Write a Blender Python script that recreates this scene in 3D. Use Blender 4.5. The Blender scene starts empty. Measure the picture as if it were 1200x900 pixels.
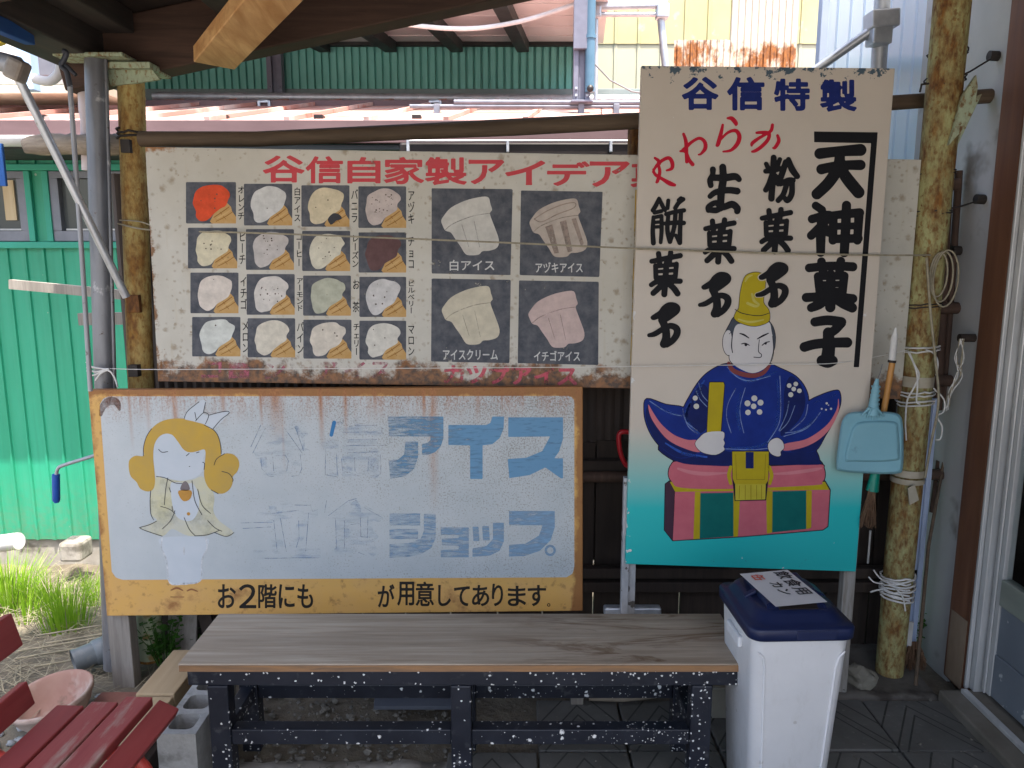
import bpy, bmesh, math, random
import numpy as np
from mathutils import Vector, Matrix, noise as mnoise

# ------------------------------------------------------------------ camera, world, sun, exposure
SC = bpy.context.scene
COL = SC.collection
R = math.radians
CAM_Z, PITCH, F = 1.5, R(9.6), 900.0
cam = bpy.data.cameras.new('camera'); cam.sensor_width = 36; cam.lens = 36*F/1200
cam.clip_start = .05; cam.clip_end = 500
camo = bpy.data.objects.new('camera', cam); COL.objects.link(camo)
camo.location = (0, 0, CAM_Z); camo.rotation_euler = (R(90)-PITCH, 0, 0)
SC.camera = camo
SUN = Vector((-.2, .325, -1.0)).normalized()          # direction the light travels
world = bpy.data.worlds.new('World'); SC.world = world; world.use_nodes = True
wn = world.node_tree; wn.nodes.clear()
sky = wn.nodes.new('ShaderNodeTexSky'); sky.sky_type = 'NISHITA'; sky.sun_disc = False
sky.sun_elevation = math.asin(-SUN.z); sky.sun_rotation = math.atan2(-SUN.x, -SUN.y)
sky.air_density = 1.0; sky.dust_density = 4.8; sky.ozone_density = .55
bg = wn.nodes.new('ShaderNodeBackground'); bg.inputs[1].default_value = .15
wo = wn.nodes.new('ShaderNodeOutputWorld')
wn.links.new(sky.outputs[0], bg.inputs[0]); wn.links.new(bg.outputs[0], wo.inputs[0])
sl = bpy.data.lights.new('sun', 'SUN'); sl.energy = 3.0; sl.angle = R(.55); sl.color = (1, .93, .82)
slo = bpy.data.objects.new('sun', sl); COL.objects.link(slo)
slo.rotation_euler = SUN.to_track_quat('-Z', 'Y').to_euler(); slo.location = (3, -3, 9)
SC.view_settings.view_transform = 'Standard'; SC.view_settings.look = 'None'
SC.view_settings.gamma = 1; SC.view_settings.exposure = 1.88
SC.cycles.max_bounces = 8; SC.cycles.diffuse_bounces = 5; SC.cycles.transparent_max_bounces = 16

rnd = random.Random(7)
Fv = Vector((0, math.cos(PITCH), -math.sin(PITCH))); Uv = Vector((0, math.sin(PITCH), math.cos(PITCH)))
def ray(x, y): return Vector(((x-600)/F, 0, 0)) + Uv*((450-y)/F) + Fv
def P(x, y, Y):                       # photo pixel -> point at depth Y
    d = ray(x, y); return Vector((0, 0, CAM_Z)) + d*(Y/d.y)
def PX(x, y, X):                      # photo pixel -> point on the plane x = X
    d = ray(x, y); return Vector((0, 0, CAM_Z)) + d*(X/d.x)
def G(x, y, z=0):                     # photo pixel -> point at height z
    d = ray(x, y); return Vector((0, 0, CAM_Z)) + d*((z-CAM_Z)/d.z)

# ------------------------------------------------------------------ object helpers
def setp(o, label=None, cat=None, group=None, kind=None):
    if label: o['label'] = label
    if cat: o['category'] = cat
    if group: o['group'] = group
    if kind: o['kind'] = kind
    return o
def thing(name, label, cat, loc=(0, 0, 0), group=None):
    o = bpy.data.objects.new(name, None); COL.objects.link(o); o.location = loc
    o.empty_display_size = .1
    return setp(o, label, cat, group)
class MB:
    def __init__(s): s.v = []; s.f = []; s.sm = []
    def add(s, vs, fs, smooth=False):
        n = len(s.v); s.v += [Vector(v) for v in vs]
        for f in fs: s.f.append([n+i for i in f]); s.sm.append(smooth)
        return s
    def box(s, c, size, rot=None):
        c = Vector(c); hx, hy, hz = size[0]/2, size[1]/2, size[2]/2
        vs = [Vector((a*hx, b*hy, d*hz)) for d in (-1, 1) for b in (-1, 1) for a in (-1, 1)]
        if rot is not None: vs = [rot @ v for v in vs]
        return s.add([c+v for v in vs], [(0, 2, 3, 1), (4, 5, 7, 6), (0, 1, 5, 4), (1, 3, 7, 5), (3, 2, 6, 7), (2, 0, 4, 6)])
    def bx(s, x0, x1, y0, y1, z0, z1):
        return s.box(((x0+x1)/2, (y0+y1)/2, (z0+z1)/2), (x1-x0, y1-y0, z1-z0))
    def beam(s, a, b, w, h, up=(0, 0, 1)):          # w across, h along up
        a = Vector(a); b = Vector(b); d = (b-a).normalized(); up = Vector(up)
        sx = d.cross(up).normalized(); u = sx.cross(d)
        vs = [p + sx*(i*w/2) + u*(j*h/2) for p in (a, b) for i, j in ((-1, -1), (1, -1), (1, 1), (-1, 1))]
        return s.add(vs, [(0, 1, 2, 3), (7, 6, 5, 4), (0, 4, 5, 1), (1, 5, 6, 2), (2, 6, 7, 3), (3, 7, 4, 0)])
    def tube(s, pts, r, seg=10, cap=True, hollow=False, jit=0):
        pts = [Vector(p) for p in pts]; n = len(pts)
        rs = r if isinstance(r, (list, tuple)) else [r]*n
        t0 = (pts[1]-pts[0]).normalized()
        u = t0.cross(Vector((0, 0, 1)))
        if u.length < .05: u = t0.cross(Vector((1, 0, 0)))
        u.normalize(); vs = []
        for i, p in enumerate(pts):
            t = (pts[min(i+1, n-1)]-pts[max(i-1, 0)]).normalized()
            u = (u - t*u.dot(t)).normalized(); w = t.cross(u)
            for k in range(seg):
                a = 2*math.pi*k/seg
                q = rs[i]*(1+(rnd.uniform(-jit, jit) if jit else 0))
                vs.append(p + (u*math.cos(a)+w*math.sin(a))*q)
        fs = [(i*seg+k, i*seg+(k+1) % seg, (i+1)*seg+(k+1) % seg, (i+1)*seg+k) for i in range(n-1) for k in range(seg)]
        s.add(vs, fs, True)
        if cap:
            s.add(vs[:seg], [list(range(seg))[::-1]]); s.add(vs[-seg:], [list(range(seg))])
        return s
    def lathe(s, c, prof, seg=32, rot=None):
        c = Vector(c); vs = []
        for (r, z) in prof:
            for k in range(seg):
                a = 2*math.pi*k/seg; v = Vector((r*math.cos(a), r*math.sin(a), z))
                vs.append(c + (rot @ v if rot is not None else v))
        fs = [(i*seg+k, i*seg+(k+1) % seg, (i+1)*seg+(k+1) % seg, (i+1)*seg+k) for i in range(len(prof)-1) for k in range(seg)]
        s.add(vs, fs, True)
        s.add(vs[:seg], [list(range(seg))[::-1]]); s.add(vs[-seg:], [list(range(seg))])
        return s
    def prism(s, poly, d):                          # polygon extruded by vector d
        poly = [Vector(p) for p in poly]; d = Vector(d); n = len(poly)
        s.add(poly+[p+d for p in poly], [list(range(n)), list(range(2*n-1, n-1, -1))]+[(i, n+i, n+(i+1) % n, (i+1) % n) for i in range(n)])
        return s
    def blob(s, c, r, sub=1, squash=(1, 1, 1), amp=.25, flat=False):
        bm = bmesh.new(); bmesh.ops.create_icosphere(bm, subdivisions=sub, radius=1)
        o = Vector((rnd.random()*50, rnd.random()*50, rnd.random()*50)); a = rnd.random()*6.28
        rot = Matrix.Rotation(a, 3, 'Z')
        vs = [Vector(c) + rot @ Vector([v.co[i]*r*squash[i]*(1+amp*mnoise.noise(v.co*1.3+o)) for i in range(3)]) for v in bm.verts]
        s.add(vs, [[v.index for v in f.verts] for f in bm.faces], not flat); bm.free()
        return s
    def build(s, name, mat, parent=None, bevel=0, loc=None, seg=2):
        base = Vector(loc) if loc is not None else (parent_loc(parent) if parent is not None else Vector((0, 0, 0)))
        me = bpy.data.meshes.new(name); me.from_pydata([v-base for v in s.v], [], s.f)
        me.polygons.foreach_set('use_smooth', s.sm)
        me.validate(); me.update()
        bm = bmesh.new(); bm.from_mesh(me)
        if bevel:
            bmesh.ops.remove_doubles(bm, verts=bm.verts, dist=1e-5)
        if len(bm.faces) < 20000: bmesh.ops.recalc_face_normals(bm, faces=bm.faces)
        bm.to_mesh(me); bm.free()
        me.materials.append(mat)
        o = bpy.data.objects.new(name, me); COL.objects.link(o)
        if parent is not None: o.parent = parent
        else: o.location = base
        if bevel:
            m = o.modifiers.new('bevel', 'BEVEL'); m.width = bevel; m.segments = seg; m.limit_method = 'ANGLE'; m.angle_limit = R(38)
        return o
def parent_loc(p):
    v = Vector(p.location)
    while p.parent is not None: p = p.parent; v += Vector(p.location)
    return v
def single(mb, name, mat, label, cat, group=None, kind=None, bevel=0, loc=None):
    if loc is None:
        n = len(mb.v); c = sum(mb.v, Vector())/n; loc = (c.x, c.y, min(v.z for v in mb.v))
    return setp(mb.build(name, mat, None, bevel, loc), label, cat, group, kind)
def structure(mb, name, mat, loc=(0, 0, 0), bevel=0):
    return setp(mb.build(name, mat, None, bevel, loc), kind='structure')

# ------------------------------------------------------------------ material helpers
class NT:
    def __init__(s, name, rough=.7, metal=0, spec=.5):
        s.m = bpy.data.materials.new(name); s.m.use_nodes = True; s.t = s.m.node_tree
        s.b = s.t.nodes['Principled BSDF']; s.out = s.t.nodes['Material Output']
        s.b.inputs['Roughness'].default_value = rough; s.b.inputs['Metallic'].default_value = metal
        s.b.inputs['Specular IOR Level'].default_value = spec
        s.tc = s.t.nodes.new('ShaderNodeTexCoord'); s.obj = s.tc.outputs['Object']; s._sep = None
    def n(s, typ, ins=None, **kw):
        nd = s.t.nodes.new('ShaderNode'+typ)
        for k, v in kw.items(): setattr(nd, k, v)
        for k, v in (ins or {}).items():
            if isinstance(v, bpy.types.NodeSocket): s.t.links.new(v, nd.inputs[k])
            else: nd.inputs[k].default_value = v
        return nd
    def vec(s, sc=(1, 1, 1), off=(0, 0, 0), rot=(0, 0, 0)):
        return s.n('Mapping', {0: s.obj, 1: off, 2: rot, 3: sc}).outputs[0]
    def noise(s, scale, detail=5, rough=.55, sc=None, off=(0, 0, 0), dist=0):
        return s.n('TexNoise', {'Vector': s.vec(sc or (1, 1, 1), off), 'Scale': scale, 'Detail': detail, 'Roughness': rough, 'Distortion': dist}).outputs[0]
    def vor(s, scale, sc=None, off=(0, 0, 0), out='Distance', rand=1):
        return s.n('TexVoronoi', {'Vector': s.vec(sc or (1, 1, 1), off), 'Scale': scale, 'Randomness': rand}).outputs[out]
    def mr(s, v, a, b, c=0, d=1):
        return s.n('MapRange', {0: v, 1: a, 2: b, 3: c, 4: d}).outputs[0]
    def ma(s, op, a, b=0.0):
        return s.n('Math', {0: a, 1: b}, operation=op).outputs[0]
    def mul(s, a, b): return s.ma('MULTIPLY', a, b)
    def mix(s, f, a, b, blend='MIX'):
        nd = s.t.nodes.new('ShaderNodeMix'); nd.data_type = 'RGBA'; nd.blend_type = blend
        for i, v in ((0, f), (6, a), (7, b)):
            if isinstance(v, bpy.types.NodeSocket): s.t.links.new(v, nd.inputs[i])
            else: nd.inputs[i].default_value = (v if i == 0 else (*v[:3], 1))
        return nd.outputs[2]
    def freckle(s, scale, r, dens, off=(0, 0, 0), soft=.35):
        v = s.n('TexVoronoi', {'Vector': s.vec((1, 1, 1), off), 'Scale': scale})
        cs = s.n('SeparateColor', {0: v.outputs['Color']}).outputs
        keep = s.ma('GREATER_THAN', dens, cs[0]) if isinstance(dens, bpy.types.NodeSocket) else s.ma('LESS_THAN', cs[0], dens)
        rad = s.mul(s.ma('ADD', s.mul(s.ma('POWER', cs[1], 2.0), .8), .2), r)
        d = s.ma('ADD', v.outputs['Distance'], s.mr(s.noise(scale*2.5, 3, .6), .3, .7, -r*.3, r*.3))
        q = s.ma('DIVIDE', d, rad)
        return s.mul(s.mr(q, 1, 1-soft), keep)
    def xyz(s):
        if s._sep is None: s._sep = s.n('SeparateXYZ', {0: s.obj})
        return s._sep.outputs
    def col(s, c):
        if isinstance(c, bpy.types.NodeSocket): s.t.links.new(c, s.b.inputs['Base Color'])
        else: s.b.inputs['Base Color'].default_value = (*c[:3], 1)
        return s
    def rough(s, v): s.t.links.new(v, s.b.inputs['Roughness']); return s
    def bump(s, h, strength=.3, dist=.01):
        b = s.n('Bump', {'Strength': strength, 'Distance': dist, 'Height': h}); s.t.links.new(b.outputs[0], s.b.inputs['Normal']); return s
    def alpha(s, v): s.t.links.new(v, s.b.inputs['Alpha']); return s
def hexc(h):                                             # sRGB hex -> linear
    c = [int(h[i:i+2], 16)/255 for i in (0, 2, 4)]
    return tuple(x/12.92 if x <= .04045 else ((x+.055)/1.055)**2.4 for x in c)
def pm(name, c1, c2=None, scale=8, detail=6, sc=None, rough=.7, metal=0, bump=.0, lo=.35, hi=.65, spots=None, spec=.4, bdist=.01):
    m = NT(name, rough, metal, spec); c2 = c2 or tuple(x*.75 for x in c1)
    f = m.noise(scale, detail, .6, sc); c = m.mix(m.mr(f, lo, hi), c1, c2)
    f2 = m.noise(scale*.27, 3, .6, sc, off=(3, 1, 7)); c = m.mix(m.mr(f2, .4, .7, 0, .45), c, tuple(x*.62 for x in c1))
    if spots:
        for (cs, ss, th, w) in spots:
            c = m.mix(m.mr(m.noise(ss, 4, .6, None, (5, ss, 2)), th, th+w), c, cs)
    m.col(c)
    m.rough(m.mr(f, .2, .8, max(rough-.12, .05), min(rough+.12, 1)))
    if bump: m.bump(f, bump, bdist)
    return m.m

# ------------------------------------------------------------------ painted shapes (signed distance -> flat mesh of paint)
def spl(pts, closed=True, n=6):
    pts = [tuple(p) for p in pts]; N = len(pts); out = []
    k = len(pts[0])
    rng = range(N) if closed else range(N-1)
    for i in rng:
        g = lambda j: pts[j % N] if closed else pts[min(max(j, 0), N-1)]
        p0, p1, p2, p3 = g(i-1), g(i), g(i+1), g(i+2)
        for q in range(n):
            t = q/n
            out.append(tuple(.5*(2*p1[a]+(p2[a]-p0[a])*t+(2*p0[a]-5*p1[a]+4*p2[a]-p3[a])*t*t+(3*p1[a]-p0[a]-3*p2[a]+p3[a])*t**3) for a in range(k)))
    if not closed: out.append(pts[-1])
    return out
def Z(ox, oy, s):
    def f(pts): return [(ox+p[0]/s, oy+p[1]/s, *(q/s for q in p[2:])) for p in pts]
    return f
def seg_d(X, Y, a, b):
    dx, dy = b[0]-a[0], b[1]-a[1]; L = dx*dx+dy*dy or 1e-9
    t = np.clip(((X-a[0])*dx+(Y-a[1])*dy)/L, 0, 1)
    return np.hypot(X-a[0]-t*dx, Y-a[1]-t*dy), t
def sdf(shape, X, Y):
    kind, data, grow = shape
    if kind == 'stroke':
        D = np.full(X.shape, 1e9)
        for a, b in zip(data[:-1], data[1:]):
            d, t = seg_d(X, Y, a, b); D = np.minimum(D, d-(a[2]+(b[2]-a[2])*t))
        return D-grow
    W = np.zeros(X.shape, int); D = np.full(X.shape, 1e9)
    for poly in (data if kind == 'multi' else [data]):
        for i in range(len(poly)):
            a, b = poly[i-1], poly[i]
            d, _ = seg_d(X, Y, a, b); D = np.minimum(D, d)
            cr = (b[0]-a[0])*(Y-a[1])-(X-a[0])*(b[1]-a[1])
            W += ((a[1] <= Y) & (b[1] > Y) & (cr > 0)).astype(int) - ((a[1] > Y) & (b[1] <= Y) & (cr < 0)).astype(int)
    return np.where(W != 0, -D, D)-grow
def bounds(shape):
    kind, data, grow = shape
    pts = [p for poly in data for p in poly] if kind == 'multi' else data
    e = grow + (max(p[2] for p in data) if kind == 'stroke' else 0)
    xs = [p[0] for p in pts]; ys = [p[1] for p in pts]
    return min(xs)-e, min(ys)-e, max(xs)+e, max(ys)+e
def march(shapes, h, cut=()):
    bs = [bounds(s) for s in shapes]
    x0 = min(b[0] for b in bs)-h*1.5; y0 = min(b[1] for b in bs)-h*1.5
    x1 = max(b[2] for b in bs)+h*1.5; y1 = max(b[3] for b in bs)+h*1.5
    xs = np.arange(x0, x1+h, h); ys = np.arange(y0, y1+h, h); X, Y = np.meshgrid(xs, ys)
    Fd = np.full(X.shape, 1e9)
    for s in shapes: Fd = np.minimum(Fd, sdf(s, X, Y))
    for s in cut: Fd = np.maximum(Fd, -sdf(s, X, Y))
    I = Fd < 0; v = []; f = []
    cnt = I[:-1, :-1].astype(int)+I[1:, :-1]+I[:-1, 1:]+I[1:, 1:]
    def quad(i0, i1, j):
        n = len(v); v.extend([(xs[i0], ys[j]), (xs[i0], ys[j+1]), (xs[i1], ys[j+1]), (xs[i1], ys[j])]); f.append([n, n+1, n+2, n+3])
    for j in range(cnt.shape[0]):
        row = cnt[j]; i = 0
        nz = np.nonzero(row)[0]
        if len(nz) == 0: continue
        i = nz[0]; end = nz[-1]+1
        while i < end:
            if row[i] == 4:
                k = i
                while k < end and row[k] == 4: k += 1
                quad(i, k, j); i = k; continue
            if row[i]:
                cs = ((i, j), (i, j+1), (i+1, j+1), (i+1, j)); poly = []
                for q in range(4):
                    a, b = cs[q], cs[(q+1) % 4]; fa, fb = Fd[a[1], a[0]], Fd[b[1], b[0]]
                    if fa < 0: poly.append((xs[a[0]], ys[a[1]]))
                    if (fa < 0) != (fb < 0):
                        t = fa/(fa-fb); poly.append((xs[a[0]]+(xs[b[0]]-xs[a[0]])*t, ys[a[1]]+(ys[b[1]]-ys[a[1]])*t))
                if len(poly) > 2:
                    n = len(v); v.extend(poly); f.append(list(range(n, n+len(poly))))
            i += 1
    return v, f
def paint(parent, name, mat, groups, Y, layer=1, h=.7, cut=(), label=None, proj=None):
    """groups: list of lists of shapes (each list is one union)"""
    mb = MB()
    for g in groups:
        v, f = march(g, h, cut)
        mb.add([(proj(x, y) if proj else P(x, y, Y-layer*.00016)) for x, y in v], f)
    base = parent_loc(parent)
    me = bpy.data.meshes.new(name); me.from_pydata([v-base for v in mb.v], [], mb.f); me.update(); me.materials.append(mat)
    o = bpy.data.objects.new(name, me); COL.objects.link(o); o.parent = parent
    if label: o['label'] = label
    return o
def paint_each(parent, name, mat, groups, *a, **k):
    for g in groups: paint(parent, name, mat, [g], *a, **k)
def st(pts, r=None, grow=0, smooth=True):                # brush stroke; points may carry radii
    pts = [tuple(p) if len(p) > 2 else (*p, r) for p in pts]
    return ('stroke', spl(pts, False, 5) if smooth and len(pts) > 2 else pts, grow)
def pg(pts, grow=0): return ('poly', list(pts), grow)
def bl(pts, grow=0, n=6): return ('poly', spl(pts, True, n), grow)
def dot(x, y, r): return ('stroke', [(x, y, r), (x+.01, y, r)], 0)
_gl = {}
_tcu = bpy.data.curves.new('t', 'FONT'); _to = bpy.data.objects.new('t', _tcu); COL.objects.link(_to)
def glyph_polys(ch):
    if ch in _gl: return _gl[ch]
    _tcu.body = ch; _tcu.resolution_u = 4; bpy.context.view_layer.update(); dg = bpy.context.evaluated_depsgraph_get()
    c = _to.to_curve(dg); polys = []
    for s in c.splines:
        bp = s.bezier_points; N = len(bp); pl = []
        for i in range(N):
            a, b = bp[i], bp[(i+1) % N]
            if (a.handle_right-a.co).length < 1e-6 and (b.handle_left-b.co).length < 1e-6: pl.append((a.co.x, a.co.y)); continue
            for q in range(4):
                t = q/4; w = (1-t)**3*a.co+3*(1-t)**2*t*a.handle_right+3*(1-t)*t*t*b.handle_left+t**3*b.co; pl.append((w.x, w.y))
        polys.append(pl)
    _to.to_curve_clear(); _gl[ch] = polys
    return polys
def gl(ch, x0, y0, x1, y1, grow=0, tight=True, skew=0, rot=0):
    """a character filling the pixel box (tight) or its em box"""
    polys = glyph_polys(ch); allp = [p for q in polys for p in q]
    if tight:
        a0, a1 = min(p[0] for p in allp), max(p[0] for p in allp); b0, b1 = min(p[1] for p in allp), max(p[1] for p in allp)
    else: a0, a1, b0, b1 = 0, 1, -.12, .88
    g = abs(grow) if tight else 0
    def mp(p):
        u = (p[0]-a0)/(a1-a0 or 1); w = (b1-p[1])/(b1-b0 or 1)
        if rot: u, w = 1-w, u
        return (x0+g+u*(x1-x0-2*g)+skew*(.5-w)*(y1-y0), y0+g+w*(y1-y0-2*g))
    return ('multi', [[mp(p) for p in q] for q in polys], grow)
def text_row(s, x0, y0, x1, y1, grow=0, gap=.0, slope=0):
    n = len(s); w = (x1-x0)/n; out = []
    for i, ch in enumerate(s):
        if ch == ' ': continue
        out.append([gl(ch, x0+i*w+gap*w, y0+slope*i, x0+(i+1)*w-gap*w, y1+slope*i, grow, False)])
    return out
def text_col(s, x0, y0, x1, y1, grow=0):
    n = len(s); hh = (y1-y0)/n; out = []
    for i, ch in enumerate(s):
        if ch == ' ': continue
        a, b = y0+i*hh, y0+(i+1)*hh
        if ch == 'ー': out.append([st([((x0+x1)/2, a+.12*hh, .45+grow), ((x0+x1)/2, b-.1*hh, .35+grow)])]); continue
        out.append([gl(ch, x0, a, x1, b, grow, False)])
    return out
# ------------------------------------------------------------------ materials of the place
def corr(x0, x1, z0, z1, Y, pitch, prof, ztop=None, along='x', X=None, th=0):
    """ribbed sheet facing -Y (or -X when along='y'); prof = [(fraction, outward depth)]"""
    mb = MB(); us = []; k = 0
    while True:
        done = False
        for fr, dp in prof:
            u = x0+(k+fr)*pitch
            if u > x1: done = True; break
            us.append((u, dp))
        if done: break
        k += 1
    us.append((x1, prof[0][1])); n = len(us)
    pt = (lambda u, d, z: (u, Y-d, z)) if along == 'x' else (lambda u, d, z: (X-d, u, z))
    vs = [pt(u, d, z0) for u, d in us]+[pt(u, d, (ztop(u) if ztop else z1)) for u, d in us]
    mb.add(vs, [(i, i+1, n+i+1, n+i) for i in range(n-1)])
    return mb
def wood_mat(name, c1, c2, ax='x', scale=3, rough=.75, bump=.25, stains=None, long=14):
    m = NT(name, rough, 0, .3)
    sc = {'x': (1, long, long), 'y': (long, 1, long), 'z': (long, long, 1)}[ax]
    f = m.noise(scale, 8, .65, sc, dist=.6); f2 = m.noise(scale*.6, 3, .5, tuple(max(q*.25, .5) for q in sc), (3, 2, 9))
    c = m.mix(m.mr(f, .33, .68), c1, c2); c = m.mix(m.mr(f2, .45, .75, 0, .55), c, tuple(q*.5 for q in c1))
    if stains: c = m.mix(stains(m), c, (.11, .055, .022))
    m.col(c).bump(f, bump, .004); m.rough(m.mr(f, .2, .8, rough-.15, min(rough+.1, 1)))
    return m.m
def rust_paint(name, paint_c, rust=(.2, .085, .02), dark=(.07, .028, .012), cover=.5, sc=(1, 1, .45), rough=.75):
    m = NT(name, rough, 0, .3)
    f = m.noise(24, 10, .72, sc); f2 = m.noise(80, 6, .6, sc, (4, 4, 1)); f3 = m.noise(5, 5, .6, sc, (9, 1, 3))
    c = m.mix(m.mr(f2, .35, .65), rust, dark); fk = m.freckle(70, .6, .5)
    mask = m.mr(m.ma('ADD', m.mul(f, .65), m.mul(f3, .35)), cover-.1, cover+.07)
    pc = m.mix(m.mr(f2, .4, .7, 0, .6), paint_c, tuple(q*.6 for q in paint_c))
    pc = m.mix(m.mr(f2, .52, .64, 0, .8), pc, rust)
    m.col(m.mix(m.ma('MAXIMUM', mask, m.mul(fk, .8)), pc, c)).bump(m.ma('ADD', f, m.mul(f2, .6)), .5, .006)
    return m.m
M = {}
M['earth'] = pm('earth', (.12, .1, .075), (.2, .175, .13), 14, 9, bump=.7, rough=.95, lo=.3, hi=.7, bdist=.03)
M['straw'] = pm('straw', (.32, .28, .19), (.2, .18, .13), 20, rough=.9)
M['green_siding'] = pm('green_siding', (.016, .29, .165), (.02, .34, .2), 3, 6, (1, 1, .3), rough=.42, spec=.5, spots=[((.05, .32, .24), 9, .66, .05)])
def siding():
    m = NT('green_siding', .42, 0, .5); f = m.noise(3, 6, .6, (1, 1, .3)); st_ = m.noise(5, 6, .65, (5, 1, .12), (2, 2, 2)); n = m.noise(26, 6, .65); x, y, z = m.xyz()
    c = m.mix(m.mr(f, .35, .65), (.016, .26, .145), (.024, .32, .19)); c = m.mix(m.mr(st_, .5, .72, 0, .4), c, (.06, .3, .21)); c = m.mix(m.mr(st_, .5, .3, 0, .35), c, (.012, .17, .095))
    c = m.mix(m.mul(m.freckle(14, .1, .3), .8), c, (.3, .38, .3)); dirt = m.mul(m.mr(z, .16, .6, 1, 0), m.mr(n, .35, .65)); c = m.mix(m.mul(dirt, .45), c, (.16, .17, .1))
    m.col(c); m.rough(m.mr(n, .3, .7, .35, .6)); return m.m
M['green_siding'] = siding()
M['green_trim'] = pm('green_trim', (.03, .33, .22), (.04, .36, .26), 6, rough=.5)
M['teal_siding'] = pm('teal_siding', (.16, .5, .44), (.2, .56, .5), 3, rough=.5)
M['slate_trim'] = pm('slate_trim', (.18, .24, .25), (.22, .28, .29), 6, rough=.6)
M['alu_dark'] = pm('alu_dark', (.16, .17, .2), (.2, .21, .24), 12, rough=.45, metal=.4)
M['alu'] = pm('alu', (.58, .58, .57), (.48, .48, .47), 25, rough=.42, metal=.3, sc=(1, 1, .2))
M['galv'] = pm('galv', (.42, .45, .5), (.55, .58, .62), 22, rough=.42, metal=.65, spots=[((.22, .2, .19), 40, .68, .06)])
M['galv_dull'] = pm('galv_dull', (.3, .31, .34), (.4, .41, .43), 18, sc=(1, 1, .3), rough=.55, metal=.35, spots=[((.55, .55, .56), 9, .6, .1), ((.15, .13, .12), 45, .68, .05)])
M['lilac_steel'] = pm('lilac_steel', (.13, .14, .19), (.17, .18, .24), 14, rough=.5)
M['rail_galv'] = pm('rail_galv', (.14, .155, .19), (.2, .21, .25), 14, rough=.45, metal=.3)
M['mauve_metal'] = pm('mauve_metal', (.115, .07, .074), (.15, .095, .1), 9, sc=(.3, 1, 1), rough=.6)
M['brown_board'] = wood_mat('brown_board', (.07, .045, .03), (.11, .07, .05), 'x')
M['red_roof'] = pm('red_roof', (.5, .28, .24), (.46, .24, .2), 1.6, 7, rough=.6, lo=.45, hi=.6, spots=[((.58, .46, .42), 2.1, .5, .12), ((.42, .15, .11), 5, .6, .08)])
M['gutter_white'] = pm('gutter_white', (.62, .62, .63), rough=.45)
M['gutter_dark'] = pm('gutter_dark', (.012, .009, .009), (.018, .013, .012), 8, rough=.4)
M['soffit_pink'] = pm('soffit_pink', (.66, .62, .62), (.7, .66, .66), 3, rough=.7)
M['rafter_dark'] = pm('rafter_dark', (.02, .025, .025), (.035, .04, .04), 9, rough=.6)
M['conc'] = pm('conc', (.3, .28, .25), (.38, .36, .33), 13, 9, bump=.5, rough=.92, spots=[((.14, .13, .11), 7, .56, .12)])
M['conc_dark'] = pm('conc_dark', (.115, .105, .09), (.16, .145, .125), 10, 9, bump=.5, rough=.9, spots=[((.06, .05, .042), 6, .55, .12)])
M['glass_far'] = NT('glass_far', .12, 0, .5).col((.09, .1, .1)).m
M['paper_blind'] = pm('paper_blind', (.62, .5, .33), (.55, .42, .25), 4, sc=(8, 1, .4), rough=.8)
M['yellow_siding'] = pm('yellow_siding', (.42, .39, .2), (.46, .43, .25), 2, rough=.55, spots=[((.5, .5, .36), 5, .6, .1)])
M['pale_siding'] = pm('pale_siding', (.42, .41, .3), (.46, .45, .34), 2, rough=.55)
def rusty_sheet_mat():
    m = NT('rusted_white_sheet', .6, .1); x, y, z = m.xyz()
    f = m.noise(9, 10, .72, (1, 1, .6)); f2 = m.noise(60, 6, .6, (1, 1, .5), (1, 5, 2)); f3 = m.noise(3.5, 4, .6, (1, 1, .8), (8, 1, 4))
    low = m.mr(z, .12, .33, .2, 0)
    mask = m.mr(m.ma('ADD', m.ma('ADD', m.mul(f, .6), m.mul(f3, .3)), low), .6, .68)
    rust = m.mix(m.mr(f2, .35, .65), (.32, .12, .02), (.1, .035, .012))
    m.col(m.mix(mask, m.mix(m.mr(f2, .45, .75, 0, .4), (.5, .48, .41), (.42, .35, .22)), rust)).bump(f, .3)
    return m.m
M['rusted_white_sheet'] = rusty_sheet_mat()
def blue_sheet_mat():
    m = NT('blue_translucent_sheet', .35, 0, .5)
    f = m.noise(2.2, 4, .6, (1, 1, .4)); c = m.mix(m.mr(f, .3, .7), (.62, .77, .95), (.7, .82, .96)); m.col(c)
    tr = m.n('BsdfTranslucent', {0: c}); mx = m.n('MixShader', {0: .55})
    m.t.links.new(m.b.outputs[0], mx.inputs[1]); m.t.links.new(tr.outputs[0], mx.inputs[2]); m.t.links.new(mx.outputs[0], m.out.inputs[0])
    return m.m
M['blue_sheet'] = blue_sheet_mat()
M['blue_strip'] = pm('blue_strip', (.36, .44, .6), (.42, .5, .66), 5, rough=.35)
M['plaster'] = pm('plaster', (.48, .475, .46), (.54, .535, .52), 5, 8, rough=.85, bump=.12, spots=[((.24, .22, .19), 3.5, .58, .12)])
M['dark_wood'] = wood_mat('dark_wood', (.03, .022, .018), (.055, .04, .032), 'z', rough=.85)
M['beam_wood'] = wood_mat('beam_wood', (.04, .022, .015), (.085, .048, .034), 'x', rough=.8)
M['deck_wood'] = wood_mat('deck_wood', (.03, .022, .018), (.05, .036, .028), 'y', rough=.85)
M['beam_wood_y'] = wood_mat('beam_wood_y', (.04, .034, .03), (.075, .06, .052), 'y', rough=.8)
M['new_wood'] = wood_mat('new_wood', (.42, .21, .075), (.68, .43, .2), 'y', 3, rough=.65, long=9)
M['post_brown'] = wood_mat('post_brown', (.13, .055, .03), (.19, .09, .05), 'z', 2.5, rough=.55)
M['log'] = wood_mat('log', (.08, .055, .036), (.14, .1, .066), 'x', 4, rough=.8)
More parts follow.
